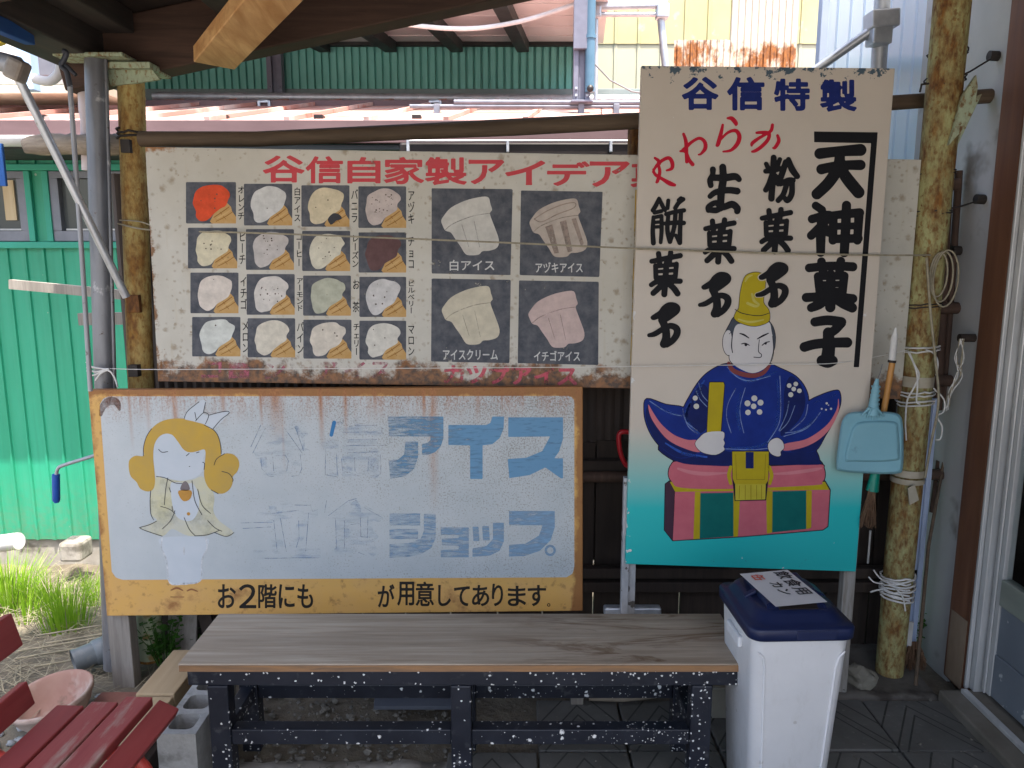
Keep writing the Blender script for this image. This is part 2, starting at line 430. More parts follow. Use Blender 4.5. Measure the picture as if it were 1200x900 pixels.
M['log_grey'] = wood_mat('log_grey', (.22, .18, .14), (.36, .31, .25), 'x', 9, rough=.9, bump=.8)
M['stake'] = wood_mat('stake', (.06, .036, .026), (.1, .06, .044), 'z', 4, rough=.8)
M['grey_wood'] = wood_mat('grey_wood', (.2, .18, .16), (.31, .29, .26), 'z', 5, rough=.9)
M['white_wood'] = wood_mat('white_wood', (.34, .33, .31), (.2, .17, .14), 'z', 7, rough=.9)
M['corr_dark'] = pm('corr_dark', (.05, .04, .035), (.075, .055, .045), 9, sc=(1, 1, .2), rough=.7)
M['int_dark'] = pm('int_dark', (.03, .02, .016), rough=.9)
M['threshold'] = pm('threshold', (.13, .115, .09), (.2, .18, .15), 8, rough=.8, bump=.3)
M['door_panel'] = pm('door_panel', (.2, .23, .27), (.26, .29, .32), 6, rough=.5, metal=.2, spots=[((.55, .56, .56), 7, .63, .02)])
M['door_rail'] = pm('door_rail', (.26, .29, .25), (.34, .36, .31), 15, rough=.5, metal=.3, sc=(1, .2, 1))
g = NT('door_glass', .03, 0, .5); g.col((.9, .95, .95)); g.b.inputs['Transmission Weight'].default_value = 1; g.b.inputs['IOR'].default_value = 1.02
M['door_glass'] = g.m

# ------------------------------------------------------------------ ground
def gz(x, y):
    t = min(max((y-2.75)/1.8, 0), 1); z = -.4*t*t*(3-2*t)
    if x < -1.3: z -= .02*min((-1.3-x)/.4, 1)
    return z-.03
def axis(lo, hi, d, far):
    a = [lo+i*d for i in range(int((hi-lo)/d)+1)]
    b, q = [], d
    while q < far: q *= 1.6; b.append(q)
    return [lo-v for v in reversed(b)]+a+[a[-1]+v for v in b]
xs = axis(-4.5, 3, .06, 130); ys = axis(-1, 6, .06, 130); nx = len(xs)
mb = MB()
mb.add([(x, y, gz(x, y)+(.018*mnoise.noise((x*4, y*4, 0))+.008*mnoise.noise((x*17, y*17, 3)) if -4.5 < x < 3 and -1 < y < 6 else 0)) for y in ys for x in xs],
       [(j*nx+i, j*nx+i+1, (j+1)*nx+i+1, (j+1)*nx+i) for j in range(len(ys)-1) for i in range(nx-1)], True)
structure(mb, 'ground', M['earth'])

# unseen pale ground added behind the camera to bounce sun under the porch
MBY = MB().bx(-14, 14, -24, -.72, -.06, -.012)
structure(MBY, 'yard', pm('bounce_concrete', (.385, .362, .33), (.425, .402, .37), 3, 8, bump=.2, rough=.9))
# patterned paving tiles: one sheet of separate slabs with chevron grooves
TX, TY, TP = .079, 2.13, .278
def tile_mat():
    m = NT('paving_tile', .6, 0, .4); x, y, z = m.xyz()
    fx = m.ma('SUBTRACT', m.ma('FRACT', m.ma('ADD', m.ma('DIVIDE', x, TP), 20.0)), .5)
    fy = m.ma('FRACT', m.ma('ADD', m.ma('DIVIDE', y, TP), 20.0))
    w = m.ma('ADD', m.ma('ABSOLUTE', fx), m.mul(fy, .62))
    g1 = m.ma('LESS_THAN', m.ma('ABSOLUTE', m.ma('SUBTRACT', w, .42)), .012)
    g2 = m.ma('LESS_THAN', m.ma('ABSOLUTE', m.ma('SUBTRACT', w, .54)), .012)
    g3 = m.ma('LESS_THAN', m.ma('ABSOLUTE', m.ma('SUBTRACT', w, .78)), .012)
    gg = m.ma('ADD', m.ma('ADD', g1, g2), g3)
    n = m.noise(9, 8, .65); n2 = m.noise(2.2, 4, .6, off=(5, 2, 0)); n3 = m.noise(40, 5, .6)
    c = m.mix(m.mr(n, .3, .7), (.1, .098, .092), (.155, .15, .14)); c = m.mix(m.mr(n2, .4, .65, 0, .6), c, (.065, .062, .055))
    c = m.mix(m.mul(gg, .85), c, (.03, .032, .028)); c = m.mix(m.mr(n3, .62, .7, 0, .5), c, (.24, .23, .2))
    m.col(c).bump(m.ma('SUBTRACT', m.mul(n3, .3), gg), .8, .006); m.rough(m.mr(n2, .3, .7, .72, .5))
    return m.m
mb = MB()
for i in range(-8, 6):
    for j in range(-10, 1):
        x0 = TX+i*TP; y0 = TY+j*TP
        if i < -1 and j > -1: continue
        if i < -3: continue
        if i == -1 and j > -1: continue
        x1 = min(x0+TP, 1.5); dz = rnd.uniform(-.003, .003)
        if x1-x0 < .05: continue
        if i < -1 and j >= -1: continue
        mb.bx(x0+.004, x1-.004, y0+.004, y0+TP-.004, -.05, dz)
tl = structure(mb, 'paving', tile_mat(), (TX, TY, 0), bevel=.004)
# rough cast concrete: strip at the foot of the wall and a broken slab under the bench
def slab(x0, x1, y0, y1, z, amp, name, mat, n=.03):
    a = int((x1-x0)/n)+1; b = int((y1-y0)/n)+1; mb = MB(); vs = []
    for j in range(b+1):
        for i in range(a+1):
            x = x0+(x1-x0)*i/a; y = y0+(y1-y0)*j/b; e = min(i, a-i, j, b-j)
            if e == 0: x += .012*mnoise.noise((x*9, y*9, 4)); y += .012*mnoise.noise((x*9, y*9, 8))
            vs.append((x, y, z+amp*mnoise.noise((x*11, y*11, 1))+amp*.6*mnoise.noise((x*40, y*40, 2))-(.045 if e == 0 else 0)))
    mb.add(vs, [(j*(a+1)+i, j*(a+1)+i+1, (j+1)*(a+1)+i+1, (j+1)*(a+1)+i) for j in range(b) for i in range(a)], True)
    return structure(mb, name, mat)
slab(.9, 1.5, 2.4, 2.9, -.004, .01, 'concrete_strip', M['conc_dark'])
slab(-.87, -.13, 1.45, 2.12, -.006, .012, 'broken_concrete_slab', M['conc'])

# ------------------------------------------------------------------ green house across the strip of grass
GH = thing('green_house', 'green ribbed metal house with a red roof and small windows, beyond the grass', 'house', (-2, 4.6, -.4))
YW = 4.6; ZB = P(60, 632, YW).z
rib = [(0, 0), (.80, 0), (.84, .013), (.96, .013)]
zt1 = P(60, 287, YW).z; zt2 = P(60, 199, YW).z; ZE = P(60, 160, YW).z+.1
corr(-5, 1.6, ZB, zt1, YW, .107, rib).build('wall', M['green_siding'], GH)
# window band: pieces of wall beside the openings, then the ribbed strip above
wins = [(-60, 34), (62, 158)]
segs = [(-5, P(-60, 240, YW).x), (P(34, 240, YW).x, P(62, 240, YW).x), (P(158, 240, YW).x, 1.6)]
mb = MB()
for a, b in segs: mb.bx(a, b, YW-.004, YW+.08, zt1, zt2)
mb.build('window_band', M['green_siding'], GH)
corr(-5, 1.6, zt2, ZE, YW, .107, rib).build('upper_strip', M['green_siding'], GH)
MB().bx(-5, 1.6, YW-.035, YW+.02, zt1-.02, zt1+.018).build('sill_trim', M['green_trim'], GH, .004)
MB().bx(-5, 1.6, YW-.035, YW+.02, zt2-.006, zt2+.03).build('head_trim', M['green_trim'], GH, .004)
mb = MB(); 
for a in (34, 55): 
    x = P(a, 240, YW).x; mb.bx(x, x+.035, YW-.03, YW-.002, zt1+.02, zt2-.008)
mb.build('corner_trim', M['green_trim'], GH, .003)
for k, (a, b) in enumerate(wins):
    xa, xb = P(a, 240, YW).x, P(b, 240, YW).x; za, zb = zt1+.02, zt2-.008
    fr = MB(); t = .05
    fr.bx(xa, xb, YW-.02, YW+.06, za, za+t*1.2).bx(xa, xb, YW-.02, YW+.06, zb-t*.8, zb).bx(xa, xa+t, YW-.02, YW+.06, za+t*1.2, zb-t*.8).bx(xb-t, xb, YW-.02, YW+.06, za+t*1.2, zb-t*.8)
    xm = (xa+xb)/2; fr.bx(xm-.02, xm+.02, YW-.01, YW+.05, za+t*1.2, zb-t*.8)
    f = fr.build('window', M['alu_dark'], GH, .004)
    MB().bx(xa+t, xb-t, YW+.02, YW+.026, za+t*1.2, zb-t*.8).build('pane', M['glass_far'], f)
    MB().bx(xa+t+.012, xb-t-.012, YW+.005, YW+.018, za+t*1.2+.004, za+t*1.2+.014).build('frame_bead', M['alu'], f)
    if k == 0:
        MB().bx(P(4, 240, YW).x, P(17, 240, YW).x, YW+.008, YW+.019, P(0, 258, YW).z, P(0, 211, YW).z).build('blind', M['paper_blind'], f)
mb = MB().bx(-5, 1.6, YW+.02, YW+.3, -.75, ZB-.005); mb.build('foundation', M['conc'], GH, .01)
MB().bx(-5, 1.6, YW+.05, YW+.1, ZB-.05, ZE).build('wall_core', M['int_dark'], GH)
# roof: eave at Y 4.2
ye, ze = 4.12, P(300, 147, 4.12).z+.02; yr, zr = 6.5, P(300, 121, 6.5).z+.02
sl_ = (zr-ze)/(yr-ye)
mb = MB(); mb.add([(-7, ye, ze), (3.2, ye, ze), (3.2, yr, zr), (-7, yr, zr), (-7, ye, ze-.03), (3.2, ye, ze-.03), (3.2, yr, zr-.03), (-7, yr, zr-.03)],
   [(0, 1, 2, 3), (7, 6, 5, 4), (0, 4, 5, 1), (1, 5, 6, 2), (3, 2, 6, 7), (0, 3, 7, 4)])
x = -6.9
while x < 3.1:
    a = Vector((x, ye, ze+.012)); b = Vector((x+.25, yr-.02, zr+.010)); mb.beam(a, b, .028, .022); x += .41
mb.build('roof', M['red_roof'], GH)
mb = MB(); mb.bx(-7, 3.2, ye-.02, ye-.001, ze-.11, ze+.004); mb.build('fascia', M['mauve_metal'], GH, .004)
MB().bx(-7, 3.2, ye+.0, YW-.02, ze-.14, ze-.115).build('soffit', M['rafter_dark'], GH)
# gutters
def half_gutter(x0, x1, y, z, r):
    mb = MB(); n = 8; vs = []
    for x in (x0, x1):
        for k in range(n+1):
            a = math.pi+math.pi*k/n; vs.append((x, y+r*math.cos(a), z+r*math.sin(a)))
        for k in range(n, -1, -1):
            a = math.pi+math.pi*k/n; vs.append((x, y+(r-.004)*math.cos(a), z+(r-.004)*math.sin(a)))
    m = 2*(n+1)
    return mb.add(vs, [(k, (k+1) % m, m+(k+1) % m, m+k) for k in range(m)], True)
zg = P(60, 160, 4.05).z
half_gutter(P(-300, 160, 4.05).x, P(168, 160, 4.05).x, 4.05, zg, .05).build('gutter', M['gutter_white'], GH)
zg2 = P(600, 166, 3.96).z
mb = MB().bx(P(470, 166, 4.05).x, P(752, 166, 4.05).x, 3.98, 4.08, zg2-.085, zg2); 
gd = mb.build('dark_gutter', M['gutter_dark'], GH, .012)
MB().tube([P(480, 165, 3.97), P(752, 165, 3.97)], .006, 6).build('gutter_highlight', M['gutter_white'], gd)  # white tube stands in for the highlight along the gutter edge
for px in (478, 595, 716):
    q = P(px, 171, 3.96); MB().bx(q.x-.007, q.x+.007, 3.955, 3.98, q.z-.03, q.z+.03).build('bracket', M['galv'], gd, .003)
# snow guard along the roof and its clips
yb = 5.7; zb_ = P(300, 124, yb).z
MB().bx(-7, 3.4, yb-.02, yb+.02, zb_-.04, zb_+.035).build('snow_guard', M['mauve_metal'], GH, .004)
for px in (310, 510, 722):
    q = P(px, 126, yb-.03); mb = MB()
    mb.bx(q.x-.045, q.x-.03, yb-.045, yb-.02, q.z-.06, q.z+.045).bx(q.x+.03, q.x+.045, yb-.045, yb-.02, q.z-.06, q.z+.045).bx(q.x-.03, q.x+.03, yb-.045, yb-.02, q.z+.03, q.z+.045)
    mb.build('guard_clip', M['galv'], GH, .003)
for px in (52, 264, 375, 489):
    q = P(px, 141, 4.35); MB().bx(q.x-.025, q.x+.025, 4.31, 4.37, q.z-.05, q.z+.025).build('roof_hook', M['gutter_dark'], GH, .004)
# upper storey
Y2 = 6.6; z0 = P(400, 108, Y2).z; z1 = P(400, 54, Y2).z
xl, xr = P(120, 80, Y2).x-2, P(692, 80, Y2).x
corr(xl, xr, z0, z1+.5, Y2, .0615, [(0, .03), (.62, .03), (.68, 0), (.9, 0), (.97, .03)]).build('upper_wall', M['teal_siding'], GH)
zc = P(400, 114, Y2).z
MB().bx(xl, xr+.9, Y2-.06, Y2+.02, zc-.12, z0+.015).build('base_trim', M['slate_trim'], GH, .004)
MB().tube([P(180, 113, 6.3), P(795, 117, 6.3)], .035, 12).build('rail_pipe', M['galv'], GH)
MB().bx(-7, xr, Y2-.08, Y2-.03, z1-.015, z1+.05).build('wall_plate', M['rafter_dark'], GH, .004)
# soffit sheet and rafters of the upper eave, sloping down towards the grass
A = P(340, 50, Y2-.1); B = P(700, 50, Y2-.1); ev = 4.9
def soff(px, py):                                       # eave lines measured in the photograph
    a = P(px, py, Y2-.1); d = (a-P(687, 220, Y2-.1)); return a
zs0 = A.z+.02; drop = .082
mb = MB(); L = Y2-ev
mb.add([(-7, Y2, zs0), (xr+.1, Y2, zs0), (xr+.1-.16, ev, zs0-drop*L), (-7, ev, zs0-drop*L), (-7, Y2, zs0+.03), (xr+.1, Y2, zs0+.03), (xr-.06, ev, zs0-drop*L+.03), (-7, ev, zs0-drop*L+.03)],
       [(0, 1, 2, 3), (7, 6, 5, 4), (0, 4, 5, 1), (1, 5, 6, 2), (2, 6, 7, 3), (3, 7, 4, 0)])
mb.build('upper_soffit', M['soffit_pink'], GH)
for k in range(12):
    x = P(613, 52, Y2-.1).x-k*.53+.53
    if x > xr: continue
    MB().beam((x, Y2-.08, zs0-.045), (x-.165, ev, zs0-drop*L-.045), .095, .085).build('rafter', M['rafter_dark'], GH, .004)
for yy in (5.2, 5.55, 5.9, 6.25):
    MB().bx(-7, xr-.05, yy, yy+.012, zs0-drop*(Y2-yy)-.006, zs0-drop*(Y2-yy)+.001).build('soffit_seam', M['soffit_pink'], GH)

for px in (324,):
    q = P(px, 118, 6.45); mb = MB().bx(q.x-.06, q.x-.02, 6.42, 6.5, q.z, q.z+1.2).bx(q.x+.02, q.x+.06, 6.42, 6.5, q.z, q.z+1.2).bx(q.x-.02, q.x+.02, 6.45, 6.49, q.z, q.z+1.2)
    mb.bx(q.x-.085, q.x+.085, 6.38, 6.5, q.z-.015, q.z)
    for zz in (q.z+.04, q.z+.1): mb.box((q.x-.04, 6.415, zz), (.02, .012, .02)).box((q.x+.04, 6.415, zz), (.02, .012, .02))
    mb.build('wall_channel', M['lilac_steel'], GH, .003)
# galvanised post and blue pipe at the end of the upper storey
YP = 4.84; q = P(681, 119, YP); t = P(681, -30, YP)
post = thing('steel_post', 'lilac grey steel channel post at the end of the teal upper wall', 'post', (q.x, YP, q.z))
mb = MB().bx(q.x-.05, q.x-.02, YP-.03, YP+.03, q.z, t.z).bx(q.x+.02, q.x+.05, YP-.03, YP+.03, q.z, t.z).bx(q.x-.02, q.x+.02, YP-.01, YP+.025, q.z, t.z)
mb.build('channel', M['lilac_steel'], post, .004)
MB().bx(q.x-.055, q.x+.055, YP-.06, YP-.033, P(682, 60, YP).z, t.z).build('splice_plate', M['lilac_steel'], post, .003)
MB().bx(q.x-.065, q.x+.065, YP-.06, YP+.06, q.z-.012, q.z).build('foot_plate', M['lilac_steel'], post, .003)
for ya2, za2 in ((P(0, 116, YP).z-.018, .016), (P(0, 122, YP).z-.012, .012)):
    MB().tube([(P(532 if za2 > .013 else 480, 116, YP).x, YP, ya2), (P(792, 116, YP).x, YP, ya2-.004)], za2, 10).build('rail', M['rail_galv'], post)
zroof = ze+sl_*(YP-ye)
for px in (512, 681, 722, 786):
    xq = P(px, 120, YP).x; MB().bx(xq-.018, xq+.018, YP-.03, YP+.03, zroof-.02, q.z-.013 if px == 681 else P(0, 122, YP).z-.002).build('rail_foot', M['rail_galv'], post, .003)
for zz in (q.z+.03, q.z+.07):
    for dx in (-.033, .033): MB().box((q.x+dx, YP-.034, zz), (.014, .01, .014)).build('bolt', M['galv'], post)
q2 = P(691, 108, 4.8); M['blue_pipe'] = pm('blue_pipe', (.07, .15, .22), (.09, .18, .26), 8, rough=.4)
bp = thing('blue_pipe', 'light blue plastic pipe with an open end hanging beside the steel channel post', 'pipe', tuple(q2))
MB().tube([q2, P(693, -40, 4.8)], .029, 16).build('pipe', M['blue_pipe'], bp)
MB().lathe(q2+Vector((0, -.03, .014)), [(.001, 0), (.02, 0), (.02, .008), (.001, .008)], 16, Matrix.Rotation(R(90), 3, 'X')).build('mouth_shade_disc', M['gutter_dark'], bp)  # near-black disc stands in for the shade in the pipe mouth
MB().tube([q2+Vector((0, 0, .3)), q2+Vector((0, 0, .32))], .034, 16).build('collar', M['blue_pipe'], bp)

# yellow building
YS = thing('yellow_shed', 'pale yellow ribbed metal building behind the scaffold', 'building', (1.6, 7.4, 0))
ya = 7.4; xa, xb = P(692, 60, ya).x, P(975, 60, ya).x
zj = P(800, 49, ya).z
prof = [(0, 0), (.42, 0), (.45, .012), (.55, .012), (.58, 0)]
corr(xa-.3, xb+1.5, 0, zj, ya, .21, prof).build('lower_cladding', M['pale_siding'], YS)
corr(xa-.3, xb+1.5, zj-.02, zj+3, ya-.012, .21, prof).build('upper_cladding', M['yellow_siding'], YS)
MB().bx(xa-.31, xb+1.5, ya+.03, ya+.2, 0, zj+3).build('wall_core', M['conc'], YS)
# unseen slab added above the frame to shade the top of this wall
MB().bx(xa-.2, xb+1, ya-.25, ya+.05, zj+1.35, zj+1.42).build('shade_slab', M['galv_dull'], YS)
# rusted white sheet in front
yr_ = 5.6
RS = thing('rusted_sheet', 'white ribbed metal sheet eaten by rust along its lower edge', 'metal sheet', tuple(P(862, 92, yr_)))
x0, x1, xm = P(790, 60, yr_).x, P(933, 60, yr_).x, P(856, 60, yr_).x
zl = P(860, 130, yr_).z
RS.location.z = P(860, 80, yr_).z
zstep = P(820, 47, yr_).z; ztop = P(880, -60, yr_).z
def rt(u): return zstep+.012*mnoise.noise((u*6, 3, 1)) if u < xm else ztop
corr(x0, x1, zl, 0, yr_, .046, [(0, 0), (.3, 0), (.45, .011), (.75, .011), (.9, 0)], rt).build('sheet', M['rusted_white_sheet'], RS)
MB().bx(x0+.02, x1-.02, yr_+.03, yr_+.07, zl, zstep-.05).build('batten', M['grey_wood'], RS)

# blue sheet wall in the gap beside the house
yb2 = 3.12
BW = thing('blue_sheet_wall', 'light blue ribbed plastic sheet wall filling the gap beside the house', 'wall', (1.35, yb2, 0))
xl2 = P(962, 60, yb2).x
corr(xl2, 1.578, .9, 4.2, yb2, .1, [(0, 0), (.06, .008), (.12, 0), (.5, 0), (.56, .008), (.62, 0)]).build('sheet', M['blue_sheet'], BW)
corr(1.33, 1.578, -.02, .9, yb2+.004, .1, [(0, 0), (.06, .008), (.12, 0)]).build('lower_sheet', M['blue_strip'], BW)
MB().bx(xl2-.01, xl2+.02, yb2-.01, yb2+.03, .9, 4.2).build('edge_strip', M['blue_strip'], BW, .003)
for zz in (1.2, 2.2, 3.1): MB().bx(xl2+.03, 1.57, yb2+.04, yb2+.08, zz, zz+.05).build('girt', M['grey_wood'], BW)

# scaffold tubes
SCF = thing('scaffold', 'galvanised scaffold tubes joined by a clamp in front of the blue sheet wall', 'scaffold', tuple(P(1022, 80, 3.0)))
MB().tube([P(1036, -40, 2.95), P(1028, 110, 2.98)], .028, 14).build('upright', M['galv'], SCF)
MB().tube([P(1032, 28, 2.93), P(950, 86, 3.02)], .017, 12).build('diagonal_tube', M['galv'], SCF)
mb = MB(); q = P(1033, 24, 2.93); mb.box(q, (.1, .08, .06), Matrix.Rotation(R(-4), 3, 'Y')).box(q+Vector((-.005, 0, -.05)), (.07, .07, .07))
mb.build('clamp', M['galv'], SCF, .006)
SF2 = thing('scaffold', 'silver scaffold frame of round tubes standing before the yellow wall', 'scaffold', tuple(P(740, 76, 5.2)))
yy = 5.2
MB().beam(P(694, 6, yy), P(782, 4, yy), .05, .055).build('top_rail', M['galv'], SF2, .01)
MB().tube([P(698, 17, yy), P(778, 17, yy)], .016, 10).build('lower_rail', M['galv'], SF2)
MB().tube([P(773, -20, yy), P(774, 18, yy), P(783, 110, yy)], .024, 12).build('leg', M['galv'], SF2)
MB().tube([P(699, -20, yy), P(698, 122, yy)], .014, 10).build('leg', M['galv'], SF2)
MB().box(P(776, 14, yy-.01), (.08, .08, .09)).build('coupler', M['galv'], SF2, .012)
MB().box(P(699, 14, yy-.01), (.06, .06, .08)).build('coupler', M['galv'], SF2, .012)
M['wire_grey'] = pm('wire_grey', (.25, .25, .26), rough=.5)
single(MB().tube([P(697, 75, 5.0), P(715, 94, 5.0), P(740, 107, 5.0), P(770, 112, 5.0)], .005, 6), 'wire', M['wire_grey'], 'thin grey wire drooping across the pale lower cladding of the yellow building', 'wire')
M['white_cable'] = pm('white_cable', (.75, .75, .76), rough=.5)
single(MB().tube(spl([tuple(P(*p, 5.0)) for p in ((440, 24), (480, 29), (520, 33), (560, 33), (610, 25), (650, 13), (676, 4))], False, 5), .014, 8), 'cable', M['white_cable'], 'white cable sagging under the dark rafters of the upper eave', 'cable')

# ------------------------------------------------------------------ house at the side: plaster, brown post, sliding door
XW = 1.58
HS = thing('plaster_house', 'grey plaster house side with a brown post and a sliding aluminium door', 'house', (XW, 2.2, 0))
MB().bx(XW, XW+.12, 2.57, 3.6, -.2, 3.15).build('plaster_wall', M['plaster'], HS)
MB().bx(XW-.02, XW+.1, 2.445, 2.568, 0, 2.9).build('post', M['post_brown'], HS, .006)
MB().bx(XW-.008, XW+.05, 2.570, 2.60, .02, 3.15).build('plaster_edge', M['plaster'], HS, .006)
pf = MB().bx(XW-.023, XW-.0205, 2.455, 2.55, .01, .26).build('bare_patch', pm('bare_wood', (.3, .22, .15), (.2, .13, .08), 10, rough=.8, sc=(1, 1, .3)), HS)
MB().bx(XW, XW+.12, -1.5, 2.42, 2.3, 3.15).build('lintel_wall', M['plaster'], HS)
MB().bx(XW-.12, XW+.14, -1.2, 2.42, -.05, .03).build('threshold', M['threshold'], HS, .008)
MB().bx(XW-.055, XW-.035, -1.2, 2.4, .03, .045).build('door_track', M['alu'], HS, .002)
mb = MB().bx(XW-.01, XW+.035, 2.402, 2.443, .03, 2.3).bx(XW-.026, XW-.012, 2.424, 2.436, .03, 2.3)
mb.build('door_jamb', M['alu'], HS, .003)
dr = MB().bx(XW+.012, XW+.045, 2.352, 2.398, .045, 2.28).bx(XW+.004, XW+.011, 2.37, 2.382, .045, 2.28).bx(XW+.012, XW+.045, 1.35, 1.40, .045, 2.28).bx(XW+.012, XW+.045, 1.4, 2.352, 2.2, 2.28).build('door', M['alu'], HS, .003)
MB().bx(XW+.008, XW+.045, 1.4, 2.352, .37, .46).build('rail', M['door_rail'], dr, .004)
MB().bx(XW+.018, XW+.04, 1.4, 2.352, .2, .368).build('panel', M['door_panel'], dr, .002)
MB().bx(XW+.014, XW+.04, 1.4, 2.352, .047, .198).build('panel', M['door_panel'], dr, .004)
MB().bx(XW+.026, XW+.03, 1.4, 2.352, .46, 2.2).build('glass', M['door_glass'], dr)
MB().bx(XW+.02, XW+.045, -1.2, 1.35, .045, 2.28).build('door', M['door_panel'], HS, .003)
MB().bx(XW+1.3, XW+1.4, -1.5, 2.7, -.1, 2.9).bx(XW+.13, XW+1.3, 2.6, 2.7, -.1, 2.9).bx(XW+.13, XW+1.3, -1.5, -1.4, -.1, 2.9).bx(XW+.145, XW+1.3, -1.4, 2.6, -.08, .02).bx(XW+.13, XW+1.3, -1.4, 2.6, 2.8, 2.9).build('interior', M['int_dark'], HS)
ib = thing('paper_sack', 'brown paper sack standing in the dark behind the door glass', 'sack', (XW+.38, 2.2, .02))
mb = MB(); mb.add([(XW+.25+a*.3, 2.02+b*.34, .02+z) for z, s_ in ((0, 1), (.45, 1), (.75, .8)) for a, b in ((0, 0), (1, .02), (.98, 1), (.03, .97))], [(3, 2, 1, 0)]+[(k*4+i, k*4+(i+1) % 4, k*4+4+(i+1) % 4, k*4+4+i) for k in range(2) for i in range(4)]+[(8, 9, 10, 11)])
mb.build('sack_body', pm('kraft', (.3, .17, .09), (.24, .13, .07), 6, rough=.8), ib, .02)
MB().bx(XW+.3, XW+.5, 2.08, 2.3, .772, .79).build('folded_top', pm('kraft_dark', (.2, .11, .06), rough=.8), ib, .004)

# ------------------------------------------------------------------ porch roof
def gx(x): a, b = P(186, 88, 2.72), P(590, 2, 2.72); return a.z+(x-a.x)*(b.z-a.z)/(b.x-a.x)
PR = thing('porch_roof', 'dark timber lean to roof over the bench', 'roof', (0, 2.7, 2.2))
xe = -1.57
mb = MB(); th = .03
y0, y1 = -.15, 2.78
mb.add([(xe, y0, gx(xe)+.2), (2.2, y0, gx(2.2)+.2), (2.2, y1, gx(2.2)+.2), (xe, y1, gx(xe)+.2), (xe, y0, gx(xe)+.23), (2.2, y0, gx(2.2)+.23), (2.2, y1, gx(2.2)+.23), (xe, y1, gx(xe)+.23)],
       [(0, 1, 2, 3), (7, 6, 5, 4), (0, 4, 5, 1), (1, 5, 6, 2), (2, 6, 7, 3), (3, 7, 4, 0)])
mb.build('deck', M['deck_wood'], PR)
for yy in (2.72, 1.9, 1.1, .3):
    a = Vector((-1.5, yy, gx(-1.5)+.095)); b = Vector((1.57, yy, gx(1.57)+.095)); MB().beam(a, b, .1, .19, (0, 0, 1)).build('rafter', M['beam_wood'], PR, .006)
zb0 = P(146, 84, 2.74).z
MB().bx(-1.52, -1.34, -.1, 2.8, zb0+.012, zb0+.14).build('eave_beam', M['beam_wood_y'], PR, .006)
MB().bx(-1.33, -1.23, -.1, 2.66, zb0+.1, zb0+.17).build('purlin', M['beam_wood_y'], PR, .005)
MB().bx(-.95, -.87, -.1, 2.66, gx(-.95)+.12, gx(-.9)+.19).build('purlin', M['beam_wood_y'], PR, .005)
MB().bx(-1.59, -1.53, -.1, 2.77, zb0+.06, zb0+.13).build('eave_board', M['beam_wood_y'], PR, .004)
a = P(251, 68, 2.56); b = P(350, -45, 1.95)
single(MB().beam(a, b, .125, .05, (0, .1, 1)), 'timber_brace', M['new_wood'], 'pale new timber plank nailed under the dark porch beam', 'plank', bevel=.003)
# ------------------------------------------------------------------ posts, rails, fence
M['pole_left'] = rust_paint('pole_left', (.45, .35, .13), (.32, .16, .035), (.15, .065, .02), .5)
M['pole_right'] = rust_paint('pole_right', (.37, .37, .17), (.24, .11, .025), (.1, .042, .015), .525)
M['flange'] = rust_paint('flange', (.36, .42, .29), (.22, .1, .02), (.09, .04, .015), .62)
M['flange_pale'] = pm('flange_pale', (.42, .46, .3), (.34, .4, .27), 8, rough=.8, spots=[((.28, .2, .08), 14, .58, .08)])
M['wire_dark'] = pm('wire_dark', (.04, .032, .028), rough=.7)
M['twine'] = pm('twine', (.26, .23, .16), (.36, .32, .23), 60, rough=.9)
M['string_white'] = pm('string_white', (.7, .69, .66), (.6, .58, .55), 40, rough=.9)
def ringpts(c, ax, r, n=18, turns=1, pitch=0, wob=.0):
    ax = Vector(ax).normalized(); u = ax.cross(Vector((0, 1, 0))).normalized(); w = ax.cross(u)
    return [Vector(c)+(u*math.cos(2*math.pi*k/n)+w*math.sin(2*math.pi*k/n))*(r+rnd.uniform(0, wob))+ax*(pitch*k/n+rnd.uniform(-wob, wob)) for k in range(int(n*turns)+1)]
LP = thing('rusty_pole', 'rusty brown pipe post with a pale green top plate holding the porch corner', 'post', tuple(G(176, 768, -.03)))
a, b = P(176, 772, 2.68), P(153, 84, 2.68)
MB().tube([a.lerp(b, t) for t in (0, .25, .5, .75, 1)], .0425, 20).build('shaft', M['pole_left'], LP)
q = P(153, 82, 2.68); MB().bx(q.x-.075, q.x+.1, 2.6, 2.76, q.z-.012, q.z+.008).build('top_plate', M['flange'], LP, .003)
mb = MB(); mb.prism([q+Vector((-.055, -.05, -.012)), q+Vector((.095, -.05, -.012)), q+Vector((.115, -.05, -.04)), q+Vector((.05, -.05, -.05)), q+Vector((-.045, -.05, -.06))], (0, .012, 0)).build('gusset', M['flange'], LP)
q = P(155, 168, 2.63); mb = MB().bx(q.x-.036, q.x-.006, 2.622, 2.642, q.z-.03, q.z+.012).tube(ringpts(P(156, 162, 2.68), (0, 0, 1), .046, 18, 2.2, .012, .003), .004, 6)
mb.build('clamp_band', M['wire_dark'], LP)
MB().tube([a+(b-a)*.005, a.lerp(b, .17)], .0435, 20, False).build('green_base', M['flange_pale'], LP)
q = P(157, 434, 2.63); MB().bx(q.x-.012, q.x+.02, 2.612, 2.64, q.z-.02, q.z+.02).build('bolt_lug', M['wire_dark'], LP)
q = P(157, 356, 2.635); MB().bx(q.x-.022, q.x+.022, 2.625, 2.645, q.z-.03, q.z+.03).build('plate', rust_paint('plate_rust', (.2, .08, .03), cover=.4), LP, .002)
SP = thing('steel_pole', 'grey galvanised steel pole standing beside the rusty pipe post', 'post', tuple(P(134, 782, 2.6)))
a, b = P(133, 782, 2.6), P(112, 70, 2.6)
